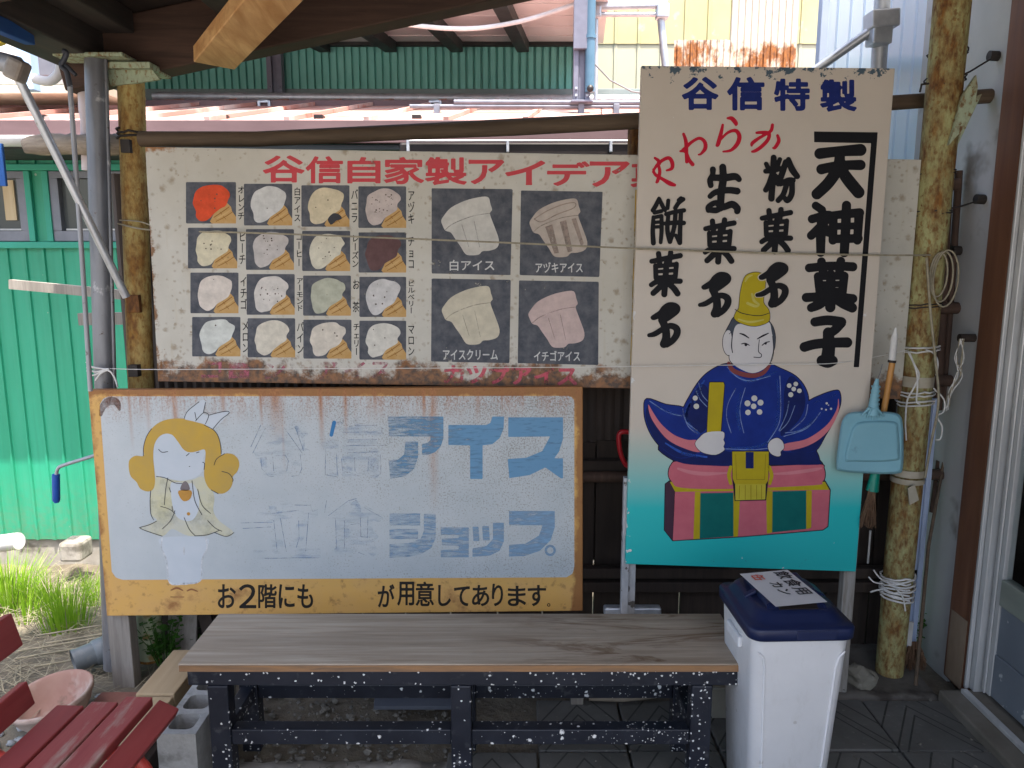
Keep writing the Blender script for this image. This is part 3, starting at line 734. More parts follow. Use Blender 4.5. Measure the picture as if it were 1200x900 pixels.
M['pole_grey'] = pm('pole_grey', (.16, .165, .18), (.24, .245, .26), 18, sc=(1, 1, .25), rough=.42, metal=.45, spots=[((.5, .5, .5), 12, .64, .08), ((.1, .08, .07), 45, .66, .05)])
MB().tube([a, a.lerp(b, .5), b], .0335, 24).build('shaft', M['pole_grey'], SP)
MB().tube([a+Vector((.034, -.004, 0)), b+Vector((.034, -.004, 0))], .007, 6).build('seam', M['pole_grey'], SP)
q = P(112, 70, 2.6); MB().box(q+Vector((.0, 0, .006)), (.22, .1, .012)).build('head_plate', M['flange'], SP, .003)
# scaffold brace, horizontal tube and hook rod at the left
BR = thing('scaffold_brace', 'shiny thin diagonal steel tube clamped to a thicker scaffold tube', 'scaffold', tuple(P(148, 346, 2.5)))
MB().tube([P(148, 348, 2.52), P(20, 88, 2.3)], .0125, 12).build('diagonal_tube', M['galv'], BR)
MB().tube([P(-60, 56, 2.3), P(22, 78, 2.3)], .027, 14).build('thick_tube', M['galv_dull'], BR)
MB().box(P(20, 82, 2.28), (.05, .05, .06), Matrix.Rotation(R(25), 3, 'Y')).build('clamp', pm('clamp_steel', (.35, .33, .3), (.25, .2, .16), 20, rough=.6, metal=.4), BR, .01)
M['rod_dark'] = pm('rod_dark', (.05, .055, .07), (.08, .085, .1), 20, rough=.5, metal=.3)
HR = thing('hook_rod', 'long thin grey rod with a bent dark hook hung from the eave', 'rod', tuple(P(106, 455, 2.45)))
MB().tube([P(106, 458, 2.45), P(96, 300, 2.42), P(82, 100, 2.4)], .0075, 8).build('rod', M['galv_dull'], HR)
MB().tube(spl([tuple(P(*p, 2.4)) for p in ((82, 102), (78, 84), (72, 77), (75, 70), (78, 62), (74, 60)) ], False, 4), .008, 8).build('hook', M['rod_dark'], HR)
MB().tube([P(77, 76, 2.4), P(89, 88, 2.4)], .006, 6).build('hook_tail', M['rod_dark'], HR)
# odds and ends in the upper left corner
M['pipe_pink'] = pm('pipe_pink', (.5, .42, .42), (.56, .5, .5), 9, rough=.6)
DP = thing('downpipe', 'pinkish white drain pipe bending down beside the grey steel pole', 'pipe', tuple(P(104, 200, 2.75)))
MB().tube(spl([tuple(P(*p, 2.75)) for p in ((40, 92), (58, 95), (70, 84), (70, 66), (60, 60))], False, 5), .016, 12).build('loop_pipe', M['gutter_white'], DP)
MB().tube(spl([tuple(P(*p, 2.74)) for p in ((78, 66), (88, 84), (99, 98), (102, 130), (104, 200))], False, 5), [.026]*16+[.022]*5, 12).build('bend_pipe', M['pipe_pink'], DP)
MB().tube([P(96, 88, 2.74), P(101, 100, 2.74)], .034, 12).build('joint_wrap', M['string_white'], DP)
q = P(35, 106, 3.6); M['blue_steel'] = pm('blue_steel', (.36, .5, .72), (.42, .55, .75), 9, rough=.45)
single(MB().bx(q.x-.032, q.x+.028, 3.58, 3.64, q.z, P(35, 44, 3.6).z), 'blue_post', M['blue_steel'], 'short light blue steel post with bolt holes under the eave', 'post', bevel=.003)
AC = thing('outdoor_unit', 'white outdoor air unit with a grey grille seen under the eave', 'air conditioner', tuple(P(45, 106, 4.75)))
q = P(40, 106, 4.75); MB().bx(q.x-.6, q.x+.26, 4.75, 5.1, q.z+.03, q.z+.38).build('casing', pm('ac_white', (.66, .66, .64), rough=.5), AC, .02)
MB().bx(q.x-.7, q.x+.42, 4.74, 5.1, q.z-.02, q.z+.028).build('stand', pm('cream_metal', (.5, .48, .38), rough=.6), AC, .004)
MB().bx(q.x-.04, q.x+.2, 4.735, 4.748, q.z+.08, q.z+.24).build('grille', M['alu_dark'], AC, .004)
M['blue_cloth'] = pm('blue_cloth', (.02, .09, .32), (.03, .12, .38), 12, rough=.85)
single(MB().beam(P(-40, 13, 2.0), P(34, 44, 2.35), .03, .04), 'blue_batten', M['blue_cloth'], 'blue painted batten fixed along the outer edge of the eave', 'batten', bevel=.003)
single(MB().bx(P(-20, 190, 2.6).x, P(4, 190, 2.6).x, 2.6, 2.612, P(0, 218, 2.6).z, P(0, 168, 2.6).z), 'blue_banner', M['blue_cloth'], 'edge of a dark blue cloth banner before the green window', 'banner', bevel=.002)
single(MB().prism([P(-30, 40, 3.0), P(7, 41, 3.0), P(0, 50, 3.0), P(-30, 60, 3.0)], (0, .03, 0)), 'yellow_board', pm('yellow_board', (.6, .42, .03), rough=.6), 'yellow board corner under the blue batten at the eave', 'board')

RP = thing('yellow_green_pole', 'thick rust spotted yellow green pipe post beside the dustpan, wrapped with strings', 'post', tuple(P(1042, 785, 2.58)))
a, b = P(1042, 787, 2.58), P(1119, -30, 2.54)
MB().tube([a.lerp(b, t) for t in (0, .2, .4, .6, .8, 1)], [.047, .05, .051, .052, .053, .054], 24).build('shaft', M['pole_right'], RP)
for pl, w in (([(1112, 170), (1118, 150), (1128, 112), (1144, 88), (1146, 102), (1141, 130), (1130, 150)], .02), ([(1108, 185), (1120, 150), (1132, 118), (1151, 110), (1146, 120), (1128, 158), (1110, 196)], .016)):
    MB().prism([P(x, y, 2.48+(.05 if w < .02 else 0)) for x, y in pl], (0, .012, 0)).build('torn_flange', M['flange'], RP)
def polepx(y): t = (y+30)/(787+30); return P(1119+(1042-1119)*t, y, 2.56)
for yy, r_ in ((66, .056), (97, .058), (205, .0555), (252, .0555), (360, .054)):
    MB().tube(ringpts(polepx(yy), (-.02, 0, 1), r_, 20, 1.6, .01, .003), .0025, 6).build('wire_tie', M['wire_dark'], RP)
MB().tube([P(1088, 98, 2.5), P(1080, 99, 2.48), P(1078, 108, 2.48)], .0035, 6).build('wire_tail', M['wire_dark'], RP)
# dark wire to a knob on the plaster
for (p0, p1) in (((1106, 98), (1166, 66)), ((1096, 247), (1150, 234)), ((1082, 300), (1122, 294))):
    k1 = P(p1[0], p1[1], 2.75); kx = PX(p1[0], p1[1], XW-.01)
    w_ = thing('wall_wire', {66: 'dark wire from the pole up to a black knob high on the plaster', 234: 'dark wire from the pole to the round knob on the plaster wall', 294: 'short dark wire end beside the pole at the height of the twine'}[p1[1]], 'wire', tuple(kx))
    MB().tube([P(p0[0], p0[1], 2.5), (P(p0[0], p0[1], 2.5)+kx)/2+Vector((0, 0, -.006)), kx], .003, 6).build('wire', M['wire_dark'], w_)
    MB().tube([kx+Vector((-.02, 0, .002)), kx+Vector((.02, 0, 0))], .016, 12).build('knob', M['wire_dark'], w_)

single(MB().tube([P(164, 163, 2.62), P(300, 163, 2.63), P(480, 154.5, 2.64), P(600, 149, 2.64), P(745, 142, 2.65), P(1050, 120, 2.66), P(1164, 112, 2.66)], [.024, .025, .0255, .027, .026, .024, .023], 14, jit=.04), 'log_rail', M['log'], 'long brown log rail running above the signboards between the pipe posts', 'log')
single(MB().tube([P(30+i*8, 171-min(i, 3)*.7, 2.7) for i in range(16)], [.024, .03, .032]+[.034]*13, 14, jit=.13), 'log', M['log_grey'], 'weathered grey log with a ragged end behind the steel pole', 'log')
single(MB().beam(P(13, 333, 3.0), P(150, 346, 3.0), .03, .036), 'batten', M['grey_wood'], 'weathered grey batten stuck out across the green wall', 'batten')
single(MB().beam(P(94, 374, 2.9), P(150, 373, 2.9), .03, .045), 'batten', M['grey_wood'], 'short grey batten end behind the two poles above the yellow signboard', 'batten')

FN = thing('fence', 'dark timber and ribbed metal fence behind the signboards', 'fence', (0, 2.8, 0))
corr(-1.42, 1.43, P(700, 523, 2.8).z, 1.78, 2.8, .034, [(0, 0), (.25, .006), (.5, .01), (.75, .006)]).build('ribbed_sheet', M['corr_dark'], FN)
zt = P(700, 523, 2.8).z; x = -1.42
while x < 1.42:
    w = rnd.uniform(.15, .2); w = min(w, 1.43-x)
    MB().bx(x+.003, x+w-.003, 2.785+rnd.uniform(0, .008), 2.81, -.08, zt+rnd.uniform(-.006, .006)+.02).build('plank', M['dark_wood'], FN, .002); x += w
MB().bx(-1.41, 1.42, 2.825, 2.84, .33, 1.76).build('backing', M['dark_wood'], FN)  # unseen board added to stop light showing between the planks
MB().bx(-1.42, 1.43, 2.745, 2.784, P(700, 552, 2.75).z, P(700, 540, 2.75).z).build('cross_rail', M['dark_wood'], FN, .003)
for (y0, y1) in ((664, 676), (680, 692)):
    MB().bx(-1.42, P(1075, 670, 2.72).x, 2.7, 2.74, P(800, y1, 2.72).z, P(800, y0, 2.72).z).build('cross_rail', M['dark_wood'], FN, .004)
for yy, xx in ((216, 1123), (361, 1126), (446, 1114), (556, 1103)):
    MB().tube([Vector((.2, 2.73, P(1100, yy, 2.73).z-.01)), P(xx, yy, 2.73)], .021, 12, jit=.03).build('pole_rail', M['stake'], FN)
for (x0, y0, x1, y1, r_) in ((1112, 175, 1098, 480, .018), (1124, 200, 1106, 470, .012), (1092, 185, 1080, 420, .02), (1101, 540, 1093, 600, .012)):
    MB().tube([P(x1, y1, 2.76), P(x0, y0, 2.76)], r_, 10, jit=.05).build('stake', M['stake'], FN)
M['rust_post'] = rust_paint('rust_post', (.3, .24, .1), cover=.42)
single(MB().tube([P(741, 700, 2.9), P(744, 150, 2.9)], .026, 14), 'rusted_post', M['rust_post'], 'thin rusted post behind the edge of the tall signboard', 'post')
bs = P(1087, 752, 2.92); xs_ = P(1069, 620, 2.7).x; zs_ = P(1095, 467, 2.7).z; MB_ = MB().bx(xs_, xs_+.055, 2.7, 2.715, 0, zs_).bx(xs_+.03, xs_+.045, 2.69, 2.698, 0, zs_)
single(MB_, 'metal_strip', M['blue_strip'], 'bright bluish white metal strip standing between the pole and the plaster wall', 'strip', bevel=.004)
RH = thing('plastic_hook', 'red plastic handle hanging on the dark fence beside the tall signboard', 'handle', tuple(P(732, 545, 2.7)))
MB().tube(spl([tuple(P(*p, 2.68)) for p in ((742, 507), (729, 506), (725, 512), (727, 530), (734, 545), (746, 548))], False, 4), .009, 10).build('grip', pm('red_plastic', (.5, .02, .03), rough=.35), RH)
MB().bx(P(740, 500, 2.7).x, P(748, 500, 2.7).x, 2.685, 2.72, P(740, 552, 2.7).z, P(740, 502, 2.7).z).build('handle_back', pm('red_plastic_dark', (.3, .015, .02), rough=.4), RH, .003)

# ------------------------------------------------------------------ bench
def stains(m):
    x, y, z = m.xyz(); n = m.noise(3, 7, .65, (1, 4.5, 1), (1.3, 4, 0), dist=1.2)
    big = m.mul(m.mr(m.noise(1.3, 4, .6, (1, 2, 1), (4, 2, 0)), .35, .6), m.mr(x, -.35, .5, 0, .3))
    return m.ma('MAXIMUM', m.mul(m.mr(n, .47, .62, 0, .8), m.mr(x, -.1, .4)), big)
M['bench_top'] = wood_mat('bench_top', (.3, .235, .17), (.47, .4, .315), 'x', 2.6, .85, .5, stains, 22)
M['ply_edge'] = wood_mat('ply_edge', (.34, .18, .08), (.17, .11, .07), 'x', 6, .7)
def specks():
    m = NT('black_paint_specks', .45, 0, .4)
    n = m.noise(14, 4, .5); dens = m.noise(3, 3, .5, off=(2, 2, 2))
    x = m.xyz()[0]; dens = m.mul(m.mr(dens, .35, .6, .15, 1), m.mr(x, -.8, .7, .25, 1.1)); s1 = m.freckle(68, .55, m.mul(dens, .36)); s2 = m.freckle(130, .6, m.mul(dens, .4), (3, 3, 3))
    c = m.mix(m.mr(n, .3, .7), (.007, .009, .016), (.016, .019, .029)); c = m.mix(m.mr(m.noise(30, 5), .6, .7, 0, .5), c, (.08, .08, .085))
    m.col(m.mix(m.ma('MAXIMUM', s1, s2), c, (.68, .68, .66))); m.bump(m.noise(60, 4), .15, .003)
    return m.m
M['bench_black'] = specks()
ZT = .42; yf, yb_ = G(540, 778, ZT).y, G(540, 719, ZT).y
xl_, xr_ = G(206, 781, ZT).x, G(875, 772, ZT).x
BN = thing('bench', 'long low bench with a worn grey board top on a white speckled black frame', 'bench', ((xl_+xr_)/2, (yf+yb_)/2, 0))
MB().bx(xl_, xr_, yf, yb_, ZT-.022, ZT).build('seat', M['bench_top'], BN, .002)
MB().bx(xl_+.003, xr_-.003, yf-.003, yf-.0005, ZT-.021, ZT-.004).build('seat_edge', M['ply_edge'], BN)
fx0, fx1 = xl_+.02, xr_-.02
for y in (yf+.025, yb_-.035): MB().bx(fx0, fx1, y-.02, y+.02, ZT-.066, ZT-.0235).build('apron', M['bench_black'], BN, .003)
lx = [G(272, 800, .3).x, G(543, 800, .3).x, G(812, 800, .3).x]
for x in lx:
    for y in (yf+.03, yb_-.04): MB().bx(x-.028, x+.028, y-.025, y+.025, 0, ZT-.0675).build('leg', M['bench_black'], BN, .004)
for a, b in ((0, 1), (1, 2)):
    for y in (yf+.03, yb_-.04):
        MB().bx(lx[a]+.0285, lx[b]-.0285, y-.02, y+.022, .175, .22).build('stretcher', M['bench_black'], BN, .003)
for x in (lx[0], lx[2]): MB().bx(x-.02, x+.02, yf+.056, yb_-.0655, .175, .22).build('end_rail', M['bench_black'], BN, .003)
for x in lx: MB().bx(x-.02, x+.02, yf+.046, yb_-.056, ZT-.064, ZT-.025).build('cross_bearer', M['bench_black'], BN, .003)

# ------------------------------------------------------------------ bin
def bin_mat():
    m = NT('bin_white', .4, 0, .4); n = m.noise(7, 7, .65); n2 = m.noise(30, 7, .7, (1, 1, .4), (3, 3, 3)); x, y, z = m.xyz()
    c = m.mix(m.mr(n, .3, .7), (.6, .61, .63), (.66, .67, .69)); base = m.mr(z, 0, .22, .5, 0); c = m.mix(m.mul(m.mr(m.ma('ADD', n2, m.mul(base, .3)), .55, .75), m.ma('ADD', base, .18)), c, (.3, .28, .24))
    c = m.mix(m.mul(m.freckle(26, .2, .22, (1, 1, 2)), .5), c, (.35, .33, .3))
    m.col(c); m.rough(m.mr(n2, .3, .7, .3, .5)); return m.m
M['bin_white'] = bin_mat()
M['bin_navy'] = pm('bin_navy', (.006, .012, .05), (.009, .016, .06), 7, rough=.42)
BI = thing('trash_bin', 'white plastic rubbish bin with a navy lid and paper notice beside the bench', 'bin', (.72, 1.925, 0))
bc = Vector((.72, 1.925, 0)); brot = Matrix.Rotation(R(2), 3, 'Z')
def bb(x, y, z): return bc + brot @ Vector((x*1.06+.003, y*1.03-.004, z))
def rrect(hx, hy, r, n=5):
    out = []
    for cx, cy, a0 in ((hx-r, hy-r, 0), (-hx+r, hy-r, 90), (-hx+r, -hy+r, 180), (hx-r, -hy+r, 270)):
        for k in range(n+1):
            a = R(a0+90*k/n); out.append((cx+r*math.cos(a), cy+r*math.sin(a)))
    return out
def loft(levels, n=5, capt=True):
    mb = MB(); vs = []; m = 4*(n+1)
    for hx, hy, r, z, oy in levels: vs += [bb(x, y+oy, z) for x, y in rrect(hx, hy, r, n)]
    fs = [(i*m+k, i*m+(k+1) % m, (i+1)*m+(k+1) % m, (i+1)*m+k) for i in range(len(levels)-1) for k in range(m)]
    mb.add(vs, fs, True); mb.add(vs[:m], [list(range(m))[::-1]]); mb.add(vs[-m:], [list(range(m))])
    return mb
loft([(.092, .1, .03, 0, 0), (.094, .103, .03, .004, 0), (.118, .128, .028, .545, 0), (.12, .13, .028, .55, 0)]).build('body', M['bin_white'], BI)
# moulded side ribs and front panel edges
for sx in (-1, 1):
    mb = MB(); pts = [bb(sx*.068, -.1035, .02), bb(sx*.086, -.1245, .47), bb(sx*.092, -.1275, .5), bb(sx*.104, -.1285, .515)]
    mb.tube(pts, [.0035, .0035, .0035, .002], 8).build('front_rib', M['bin_white'], BI)
    MB().beam(bb(sx*.121, -.05, .5), bb(sx*.121, .05, .5), .012, .03).build('side_grip', M['bin_white'], BI, .004)
lid = loft([(.124, .136, .03, .548, 0), (.128, .14, .032, .551, 0), (.129, .141, .032, .576, 0), (.126, .138, .03, .581, 0), (.115, .126, .036, .583, 0), (.108, .118, .04, .59, .002), (.1, .11, .04, .603, .006), (.093, .103, .04, .609, .008), (.089, .099, .04, .61, .008)]).build('lid', M['bin_navy'], BI)
mb = MB(); mb.add([bb(x, y, z) for x, y, z in ((-.072, -.1, .6), (.077, -.1, .6), (.077, .1, .61), (-.072, .1, .61), (-.066, -.07, .619), (.071, -.07, .619), (.071, .098, .626), (-.066, .098, .626))], [(3, 2, 1, 0), (4, 5, 6, 7), (0, 1, 5, 4), (1, 2, 6, 5), (2, 3, 7, 6), (3, 0, 4, 7)])
mb.build('flap', M['bin_navy'], lid, .004)
for sx in (-1, 1): MB().beam(bb(sx*.074, .0, .62), bb(sx*.1, .0, .604), .018, .008).build('clip', M['bin_navy'], lid, .002)
MB().beam(bb(-.02, -.1415, .566), bb(.075, -.1415, .566), .004, .024).build('latch', M['bin_navy'], lid, .002)
for sx in (-1, 1): MB().beam(bb(sx*.074, -.103, .597), bb(sx*.068, -.072, .616), .006, .006).build('flap_edge', M['bin_navy'], lid, .001)
MB().beam(bb(-.045, -.082, .6145), bb(.05, -.082, .6145), .02, .004, (0, -.5, 1)).build('recess_shade_strip', M['gutter_dark'], lid, .001)  # near-black strip on the flap, painted as the shade of a recess
# the notice: curved sheet with writing, parallel to the flap
def nz_(y): return .6225+(y+.06)*.038
lrot = Matrix.Rotation(R(9), 3, 'Z')
def onlid_(x, y, e): v = lrot @ Vector((x, y, 0)); return bb(v.x, v.y, nz_(y)-3.0*max(abs(x)-.05, 0)**2+e)
mb = MB(); n = 8; vs = []
for i in range(n+1):
    y = -.085+.185*i/n
    for x in (-.07, .066): vs.append(onlid_(x, y, 0))
mb.add(vs, [(2*i, 2*i+1, 2*i+3, 2*i+2) for i in range(n)])
M['paper'] = pm('paper', (.62, .6, .6), (.68, .66, .65), 6, rough=.75)
no = MB(); no = setp(mb.build('paper_notice', M['paper'], lid), None)
def onlid(u, v): return onlid_(u, v, .0008)
ink = NT('black_ink', .5).col((.015, .015, .018)).m; red_ink = NT('red_ink', .5).col((.6, .1, .06)).m
M['ink'] = ink
# local sheet units: text columns run from the far edge towards the near edge
def lidtext(name, s, u, v0, size, mat):
    gs = []
    for i, ch in enumerate(s):
        pl = glyph_polys(ch); v = v0-i*size*1.05
        # rotated a quarter turn: the glyph's top points to +x
        gs.append([('multi', [[(u+(p[1]-.38)*size, v-(p[0]-.5)*size) for p in q] for q in pl], .0008)])
    mbx = MB()
    for g_ in gs:
        v, f = march(g_, .0011); mbx.add([onlid(x, y) for x, y in v], f)
    mbx.build(name, mat, lid)
lidtext('lettering', '飲食用', .038, .07, .044, ink)
lidtext('lettering', 'カン', -.008, .02, .036, ink)
lidtext('lettering', '缶', -.034, .068, .036, red_ink)
# ------------------------------------------------------------------ signboards
def solid(name, c, rough=.6, wear=None, c2=None, scale=30, thr=.62, w=.06):
    """sign paint; wear = share worn through to the board below"""
    m = NT(name, max(rough, .65), 0, .18); n = m.noise(scale, 6, .65)
    m.col(m.mix(m.mr(n, .35, .65), c, c2 or tuple(q*.85 for q in c)))
    if wear is not None:
        n2 = m.noise(scale*.6, 8, .75, None, (7, 3, 1)); m.alpha(m.mr(n2, wear-w, wear+w, 1, 0))
    return m.m
def brushed(name, c, keep, sc=(1, 1, 14), scale=9, w=.12, rough=.7, grad=None):
    m = NT(name, rough, 0, .3); n = m.noise(scale, 6, .65, sc)
    k = m.ma('SUBTRACT', m.mr(n, .5-w, .5+w), 1-keep)
    if grad: k = m.ma('ADD', k, grad(m))
    k = m.mr(k, 0, 1)
    m.col(c); m.alpha(k); return m.m

# ---- long menu board
YBf = 2.544
def panel(name, quad, Yf, th, mat, parent, bevel=.002):
    return MB().prism([P(x, y, Yf) for x, y in quad], (0, th, 0)).build(name, mat, parent, bevel)
MBD = thing('menu_board', 'long weathered white signboard with painted rows of ice cream cones and cups', 'signboard', tuple(P(185, 447, YBf)))
def menu_mat():
    m = NT('menu_white', .6, 0, .3); x, y, z = m.xyz()
    n = m.noise(10, 8, .7); n2 = m.noise(38, 6, .65, off=(3, 3, 3)); big = m.noise(2.6, 4, .55, off=(8, 1, 2)); v = m.vor(24, off=(1, 1, 1)); sp = m.noise(23, 3, .5, off=(4, 4, 4))
    c = m.mix(m.mr(n, .3, .7), (.56, .54, .48), (.49, .47, .41)); c = m.mix(m.mr(big, .45, .7, 0, .5), c, (.42, .39, .32))
    c = m.mix(m.mul(m.freckle(34, .55, m.mr(sp, .35, .65, .25, .7), soft=.8), .75), c, (.27, .21, .14))          # freckles of rust
    c = m.mix(m.mul(m.freckle(75, .6, .4, (2, 7, 1), .8), .65), c, (.3, .25, .18))
    streak = m.noise(5, 5, .6, (5, 1, .35), (2, 0, 0)); c = m.mix(m.mr(streak, .6, .72, 0, .3), c, (.42, .33, .17))
    edge = m.ma('ADD', m.ma('SUBTRACT', .058, m.ma('ADD', z, m.mul(x, .014))), m.mul(m.ma('SUBTRACT', n, .5), .36))
    c = m.mix(m.mr(edge, -.02, .018, 0, .9), c, m.mix(m.mr(n2, .4, .6), (.26, .1, .025), (.05, .022, .012)))
    el = m.ma('ADD', m.ma('SUBTRACT', .012, m.ma('ABSOLUTE', m.ma('ADD', x, .0))), m.mul(m.ma('SUBTRACT', n, .5), .2)); c = m.mix(m.mr(el, -.004, .008, 0, .9), c, (.2, .08, .02))
    tl = m.ma('SUBTRACT', m.mul(m.ma('SUBTRACT', n, .25), .5), m.ma('ADD', m.mul(m.ma('MAXIMUM', x, 0), .7), m.mul(m.ma('SUBTRACT', .765, z), 3.0)))
    c = m.mix(m.mr(tl, -.02, .03, 0, .9), c, (.3, .12, .025))
    m.col(c).bump(m.ma('ADD', n2, edge), .15, .004)
    return m.m
panel('board', [(170, 172), (185, 447), (735, 455), (1056, 468), (1080, 187)], YBf, .012, menu_mat(), MBD)
mred = solid('menu_red', (.55, .055, .07), .6, .68, (.5, .075, .085), 26, w=.05)
mslate = solid('menu_slate', (.058, .064, .08), .65, .66, (.12, .125, .14), 26, w=.04)
mblack = solid('menu_black', (.02, .02, .022), .6, .66, None, 40)
mwhite = solid('menu_white_ink', (.6, .6, .58), .6)
boxes = [(308, 182, 357, 214), (358, 183, 402, 215), (407, 184, 446, 215), (450, 184, 497, 216), (498, 184, 547, 217), (549, 187, 591, 216), (592, 188, 639, 217), (641, 189, 691, 218), (691, 189, 738, 219), (739, 190, 784, 220), (786, 190, 828, 221)]
paint(MBD, 'lettering', mred, [[gl(c, *b, 1.0)] for c, b in zip('谷信自家製アイデア菓子', boxes)], YBf, 1, .7)
# 4 x 4 flavours
cx = [[(62, 265), (297, 493), (530, 725), (761, 955)], [(70, 270), (305, 500), (533, 728), (762, 955)], [(80, 275), (308, 503), (537, 731), (765, 955)], [(87, 283), (312, 505), (538, 733), (765, 955)]]
cy = [[(150, 318), (157, 326), (163, 331), (167, 336)], [(335, 500), (341, 506), (348, 511), (354, 517)], [(517, 682), (523, 688), (529, 692), (534, 697)], [(697, 857), (702, 861), (708, 866), (712, 870)]]
flav = [['オレンチ', '白アイス', 'バニラ', 'アヅキ'], ['ピーチ', 'コーヒー', 'レーズン', 'チョコ'], ['イチゴ', 'アーモンド', 'お 茶', 'ビルベリー'], ['メロン', 'パイン', 'チェリー', 'マロン']]
cols = [[(.62, .075, .025), (.56, .56, .54), (.6, .52, .36), (.5, .43, .4)], [(.6, .55, .4), (.49, .46, .44), (.6, .57, .46), (.12, .065, .065)], [(.62, .56, .5), (.6, .57, .53), (.42, .43, .34), (.55, .54, .53)], [(.57, .59, .55), (.6, .56, .47), (.6, .55, .47), (.6, .58, .52)]]
sc_pts = [(.16, .4), (.21, .22), (.33, .11), (.5, .065), (.67, .08), (.78, .14), (.865, .22), (.88, .33), (.83, .44), (.8, .57), (.7, .66), (.57, .77), (.48, .88), (.38, .935), (.28, .93), (.2, .84), (.185, .7), (.15, .55)]
cn_pts = [(.48, .95), (.55, .78), (.7, .6), (.82, .5), (.9, .6), (.92, .7), (1.0, .84), (1.0, 1.0), (.52, 1.0)]
def cell(r, k):
    (a, b), (c, d) = cx[r][k], cy[r][k]; q = lambda u, w: (200+(a+(b-a)*u)/3.46, 170+(c+(d-c)*w)/3.46); return q
lights = []; squares = []; cones = []; lines = []; names = []; scoops = {}; rims = []; specks_ = []; shine = []
for r in range(4):
    for k in range(4):
        q = cell(r, k); squares.append([pg([q(0, 0), q(1, 0), q(1, 1), q(0, 1)])])
        cones.append([pg([q(*p) for p in cn_pts])])
        lines += [[st([(*q(.56, .85), .5), (*q(.7, .74), .6), (*q(.86, .6), .5)])], [st([(*q(.6, .95), .35), (*q(.78, .84), .5), (*q(.93, .72), .4)])], [st([(*q(.68, .72), .4), (*q(.8, .9), .3)])]]
        lights.append([st([(*q(.62, .88), .7), (*q(.76, .78), 1.2), (*q(.9, .66), .6)])])
        jp = [(p[0]+rnd.uniform(-.016, .016), p[1]+rnd.uniform(-.016, .016)) for p in sc_pts]
        scoops.setdefault(cols[r][k], []).append([bl([q(*p) for p in jp], 0, 4)])
        x0, y0 = q(1.02, .08); x1, y1 = q(1.17, .92); s = flav[r][k]
        names += text_col(s, x0+.5, y0, x0+9, y1, .12)
        dense = {'アヅキ': 26, 'アーモンド': 16, 'レーズン': 12, 'コーヒー': 12, 'ピーチ': 8, 'チェリー': 5, 'ビルベリー': 8, 'マロン': 3, 'バニラ': 4, 'オレンチ': 6}.get(s, 1)
        for _ in range(dense): specks_.append([dot(*q(rnd.uniform(.28, .74), rnd.uniform(.16, .7)), rnd.uniform(.3, 1.0))])
        shine.append([st([(*q(.32, .3), .6), (*q(.45, .17), 1.1), (*q(.6, .15), .5)])])
paint_each(MBD, 'picture_square', mslate, squares, YBf, 1, 1.5)
paint_each(MBD, 'cone', solid('cone_paint', (.46, .27, .09), .6, .74, (.52, .34, .15), 40, w=.02), cones, YBf, 2, .6)
paint(MBD, 'cone_line', solid('cone_line_paint', (.29, .14, .035)), lines, YBf, 3, .45)
paint_each(MBD, 'cone_light', solid('cone_light_paint', (.58, .38, .16), .6, .66, None, 30, w=.08), lights, YBf, 3.5, .45)
for i, (c, g) in enumerate(scoops.items()):
    c = tuple(min(q*1.14, .72) for q in c)
    paint(MBD, 'scoop', solid('scoop_paint', c, .65, .74, tuple(q*.74 for q in c), 30, w=.02), g, YBf, 4, .6)
paint(MBD, 'scoop_speck', solid('speck_paint', (.1, .075, .06)), specks_, YBf, 5, .3)
paint(MBD, 'flavour_lettering', mblack, names, YBf, 1, .38)
# the patch where the vanilla cone has flaked
q = cell(0, 2); paint(MBD, 'flaked_patch', solid('flake', (.05, .052, .06)), [[bl([q(.55, .82), q(.66, .68), q(.78, .7), q(.84, .8), q(.72, .86), q(.62, .95)])]], YBf, 6, .4)
# four cups
zc_ = Z(480, 170, 3.103)
sq = [[(80, 157), (375, 160), (367, 473), (80, 467)], [(405, 165), (702, 170), (690, 480), (400, 473)], [(80, 485), (368, 490), (363, 793), (78, 787)], [(398, 492), (688, 497), (686, 800), (393, 793)]]
paint_each(MBD, 'picture_square', mslate, [[pg(zc_(s))] for s in sq], YBf, 1, 1.5)
cup = [(115, 275), (124, 258), (150, 228), (200, 203), (250, 190), (285, 189), (294, 215), (300, 236), (292, 250), (308, 295), (325, 345), (318, 373), (290, 384), (265, 386), (252, 398), (225, 401), (203, 396), (185, 368), (165, 340), (150, 318), (130, 311), (120, 292)]
offs = [(0, 0, 1), (321, 7, 1), (2, 325, 1), (317, 340, .97)]
cc = [(.6, .58, .53), (.5, .43, .37), (.6, .55, .43), (.58, .45, .42)]
for (dx, dy, s), c in zip(offs, cc):
    tr = lambda pts: zc_([(p[0]*s+(1-s)*115+dx, p[1]*s+(1-s)*275+dy, *p[2:]) for p in pts])
    paint(MBD, 'cup', solid('cup_paint', c, .65, .72, tuple(q*.78 for q in c), 26, w=.02), [[bl(tr(cup), 0, 3)]], YBf, 2, .7)
    paint(MBD, 'cup_shading', solid('cup_line', tuple(q*.72 for q in c), .6, .52, None, 30, w=.1), [[st(tr([(130, 308, 1.2), (160, 285, 1.8), (230, 258, 1.6), (292, 248, 1.2)]))], [st(tr([(190, 290, 1.2), (215, 370, .8)]))], [st(tr([(235, 278, 1.2), (255, 372, .8)]))]], YBf, 3, .4)
tr = lambda pts: zc_([(p[0]+321, p[1]+7, *p[2:]) for p in pts])
